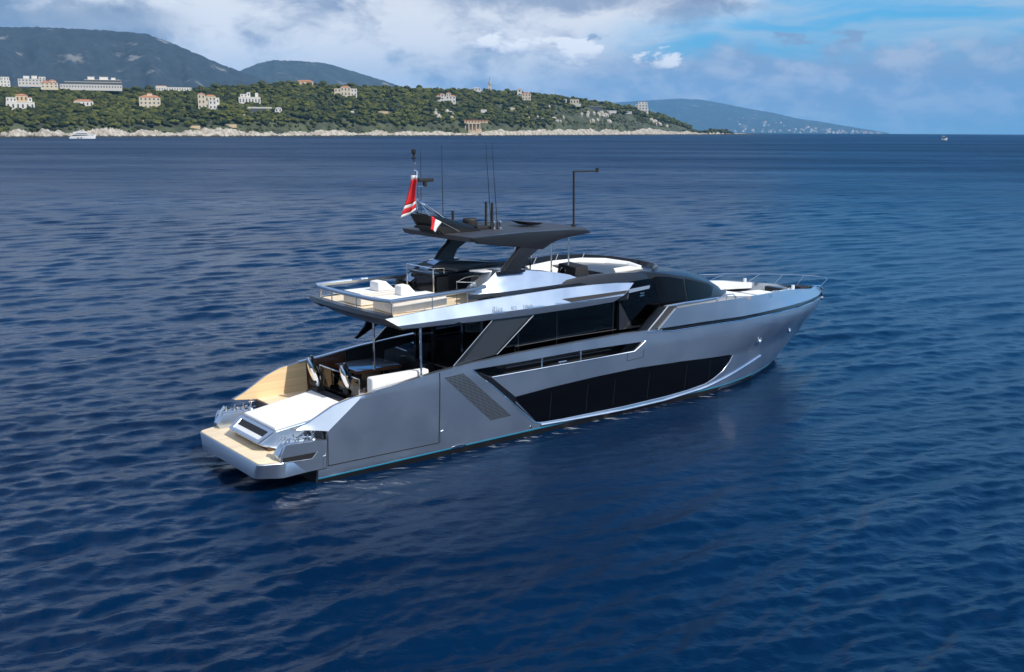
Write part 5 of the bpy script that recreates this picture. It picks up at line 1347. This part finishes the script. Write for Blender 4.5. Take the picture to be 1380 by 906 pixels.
for i, (px, k, h, w) in enumerate([(934, 26, 7, 5), (941, 24, 8, 6), (945, 30, 9, 6.5), (950, 26, 12, 9), (957, 30, 14, 10), (963, 22, 14, 11), (969, 28, 15, 11), (975, 24, 13, 10), (979, 26, 14, 11), (983, 22, 10, 8), (987, 20, 6, 6), (954, 14, 7, 7), (972, 14, 8, 8)]):
    tree('pine_tree', 'dark wind shaped pine on the low tip of the headland', 'pine', 'pines on the low headland tip', px, k, h * 1.15, w * 1.5, 'round' if i % 3 else 'pine', i)
for i, px in enumerate(np.linspace(120, 900, 34)):
    px = float(px + rng.uniform(-9, 9))
    if any(a - 3 < px < b + 3 and c < inland(px) < d + 60 for a, b, c, d in CLEAR): continue
    h = rng.uniform(10, 15); tree('umbrella_pine', 'broad crowned pine rising out of the treetops along the ridge line', 'pine', 'pines along the ridge line', px, float(inland(px)) * rng.uniform(.94, 1.03), h, h * rng.uniform(.7, .95), 'pine' if i % 4 else 'round', i)


def outcrops():
    Vs, Fs = [], []; k0 = 0; g = np.random.default_rng(31); V, F = ico(3)
    spots = [(735 + g.uniform(-25, 25), g.uniform(.25, .6)) for i in range(10)] + [(800 + g.uniform(-18, 22), g.uniform(.3, .75)) for i in range(22)] + [(885 + g.uniform(-14, 14), g.uniform(.35, .7)) for i in range(9)] + [(600 + g.uniform(-14, 10), g.uniform(.15, .45)) for i in range(8)]
    for px, f in spots:
        k = inland(px) * f; X, Yy, r = to_xy(px, k); zt = float(terrain_z(np.array(px), np.array(k))) - drop(r)
        s = g.uniform(3.5, 8.5); sc = np.array([s * g.uniform(.6, 1.1), s * .8, s * g.uniform(.9, 1.5)])
        nz = 1 + .5 * (fbm(V[:, 0] * 2.2 + px, V[:, 2] * 2.2 + V[:, 1] * 1.3 + f * 50, 4) - .45)
        Vs.append(V * nz[:, None] * sc + np.array([X, Yy, zt + s * .2])); Fs.append(F + k0); k0 += len(V)
    me = bpy.data.meshes.new('cliffs'); raw_mesh(me, np.concatenate(Vs), np.concatenate(Fs))
    o = link('cliff_outcrops', me, mat('grey limestone', (.36, .33, .28), .9, var=.35, vscale=.25), None, 0)
    tag(o, 'pale rock faces showing through the scrub', 'cliffs', kind='structure')
outcrops()

# far coast town, each little house its own
hm_ = []
for wl, rf in (('stuccow', 'tile'), ('stucco', 'tile'), ('stuccow', 'concrete')):
    b = MB(); b.box(-.5, .5, -.35, .35, -.4, .7); b.add([(-.55, -.4, .71), (.55, -.4, .71), (.55, .4, .71), (-.55, .4, .71), (-.2, 0, .95), (.2, 0, .95)], [(0, 1, 5, 4), (1, 2, 5), (2, 3, 4, 5), (3, 0, 4)])
    me = bpy.data.meshes.new('town_house'); me.from_pydata(b.v, [], b.f); me.materials.append(M[wl]); me.materials.append(M[rf])
    for p in me.polygons: p.material_index = 1 if p.index >= 6 else 0
    hm_.append(me)
xs, ys = zip(*[(640, 165), (700, 152), (760, 143), (830, 138), (880, 135), (915, 133), (945, 134.5), (975, 140), (1010, 147), (1040, 152), (1075, 160), (1105, 164), (1140, 170), (1165, 174), (1190, 178), (1200, 180)])
for i in range(74):
    px = rng.uniform(988, 1192); qd = rng.random() ** 2.2 * (.5 if px < 1100 else .25) + .012
    a = az_of(px); r = 23000 + 3500 * qd
    top = CAM_H + drop(26500) + el_of(px, np.interp(px, xs, ys)) * 26500
    z = top * qd ** .9
    o = bpy.data.objects.new('town_house', hm_[i % 3]); COL.objects.link(o)
    w_ = rng.uniform(24, 58); o.scale = (w_, w_ * .8, rng.uniform(18, 40)); o.rotation_euler = (0, 0, -a + rng.uniform(-.5, .5))
    o.location = (r * math.sin(a), r * math.cos(a), z - drop(r) + 14)
    tag(o, 'tiny pale house of the town spread along the hazy far shore', 'house', 'houses of the far shore town')


# =================================================================== other boats
def far_boat(name, label, cat, px, py, length, yaw, kind):
    d = ray(px, py); tan = -d.z / math.hypot(d.x, d.y); r = 500.0
    rs = np.linspace(300, 9000, 30000); r = float(rs[np.argmax(CAM_H - tan * rs + rs ** 2 / (2 * EARTH) < 0)])
    a = az_of(px, py); root = empty(name, (r * math.sin(a), r * math.cos(a), -drop(r)), -a + yaw); tag(root, label, cat)
    return root, r
rt, r_ = far_boat('moored_yacht', 'white three deck motor yacht lying close to the left shore', 'yacht', 111.5, 187.0, 55, 0, 0)
u = .92 * r_ / 1380.0
q = MB(); rg = []
for s, hb, zt in ((-16.5, 2.6, 1.6), (-14, 3.0, 3.2), (-5, 3.2, 3.4), (6, 3.0, 4.0), (12, 2.0, 4.8), (15, 1.0, 5.4), (17, .1, 5.8)):
    rg.append([(s * u, -hb * u, zt * u), (s * u, hb * u, zt * u), ((s - (.06 * max(0, s)) * 1.6) * u, hb * .75 * u, -.5 * u), ((s - (.06 * max(0, s)) * 1.6) * u, -hb * .75 * u, -.5 * u)])
q.loft(rg); q.build('hull', 'gel', rt, smooth=40)
q = MB(); q.sz([(-12 * u, 3.3 * u), (7.5 * u, 3.9 * u), (6 * u, 5.4 * u), (-11 * u, 5.4 * u)], -2.5 * u, 2.5 * u); q.build('main_deck_windows', 'windowdark', rt, smooth=0)
q = MB(); q.sz([(-14.5 * u, 5.42 * u), (14 * u, 5.42 * u), (13.5 * u, 6.3 * u), (-14.5 * u, 6.3 * u)], -2.9 * u, 2.9 * u); q.build('upper_deck', 'gel', rt, smooth=0)
q = MB(); q.sz([(-8 * u, 6.32 * u), (6 * u, 6.32 * u), (4.5 * u, 7.6 * u), (-8 * u, 7.6 * u)], -2.2 * u, 2.2 * u); q.build('upper_deck_windows', 'windowdark', rt, smooth=0)
q = MB(); q.sz([(-11.5 * u, 7.62 * u), (7.5 * u, 7.62 * u), (6.5 * u, 8.8 * u), (-3 * u, 9.3 * u), (-11.5 * u, 8.6 * u)], -2.5 * u, 2.5 * u); q.build('sun_deck', 'gel', rt, smooth=0)
q = MB(); q.sz([(-6 * u, 9.2 * u), (-1 * u, 9.2 * u), (-3 * u, 10.4 * u), (-5 * u, 10.4 * u)], -1.6 * u, 1.6 * u); q.tube([(-3.5 * u, 0, 10.4 * u), (-3.2 * u, 0, 14 * u)], .25 * u, 6); q.tube([(-6 * u, 0, 9.2 * u), (-6.2 * u, 0, 13 * u)], .2 * u, 6); q.build('radar_mast', 'slate', rt, smooth=0)
for x_ in (-5.5, -1.5):
    q = MB(); q.box(x_ * u - .9 * u, x_ * u + .9 * u, -3.26 * u, -3.1 * u, 1.0 * u, 1.8 * u); q.build('port_light', 'windowdark', rt, smooth=0)
rt, r_ = far_boat('motor_boat', 'small white motor boat far out near the right horizon', 'boat', 1272, 189.2, 8, 0, 1)
u = r_ / 1380.0
q = MB(); rg = []
for s, hb, zt in ((-3, 1.1, 2.0), (-1, 1.3, 2.1), (1.5, 1.2, 2.5), (3, .7, 2.9), (3.9, .05, 3.1)): rg.append([(s * u, -hb * u, zt * u), (s * u, hb * u, zt * u), (s * .9 * u, hb * .6 * u, -.3 * u), (s * .9 * u, -hb * .6 * u, -.3 * u)])
q.loft(rg); q.build('hull', 'gel', rt, smooth=40)
q = MB(); q.sz([(-1.8 * u, 2.1 * u), (1.6 * u, 2.4 * u), (.8 * u, 3.9 * u), (-1.6 * u, 3.9 * u)], -.8 * u, .8 * u); q.build('cabin', 'windowdark', rt, smooth=0)
q = MB(); q.box(-1.8 * u, 1.0 * u, -.9 * u, .9 * u, 3.92 * u, 4.5 * u); q.build('cabin_roof', 'gel', rt, smooth=0)
q = MB(); q.tube([(-1 * u, 0, 4.5 * u), (-1.3 * u, 0, 8 * u)], .12 * u, 6); q.tube([(-2.5 * u, 0, 2 * u), (-3.2 * u, 0, 5 * u)], .1 * u, 6); q.build('mast', 'concrete', rt, smooth=0)


# =================================================================== the air
HAZE = 3.0e-5
me = bpy.data.meshes.new('haze')
b = MB(); b.box(-34000, 34000, -34000, 34000, -120, 1500)
me.from_pydata(b.v, [], b.f)
bmh = bmesh.new(); bmh.from_mesh(me); bmesh.ops.recalc_face_normals(bmh, faces=bmh.faces); bmh.to_mesh(me); bmh.free()
hz = bpy.data.objects.new('haze', me); COL.objects.link(hz)
mt = bpy.data.materials.new('haze air'); mt.use_nodes = True; mt.node_tree.nodes.clear()
t = NT(mt.node_tree); o_ = t.new('ShaderNodeOutputMaterial'); pv_ = t.new('ShaderNodeVolumePrincipled')
pv_.inputs['Color'].default_value = (.20, .56, 1.0, 1); pv_.inputs['Density'].default_value = HAZE; pv_.inputs['Anisotropy'].default_value = -.25
t.l.new(pv_.outputs[0], o_.inputs['Volume'])
me.materials.append(mt)
tag(hz, 'pale blue sea haze filling the air over the bay', 'haze', kind='stuff')
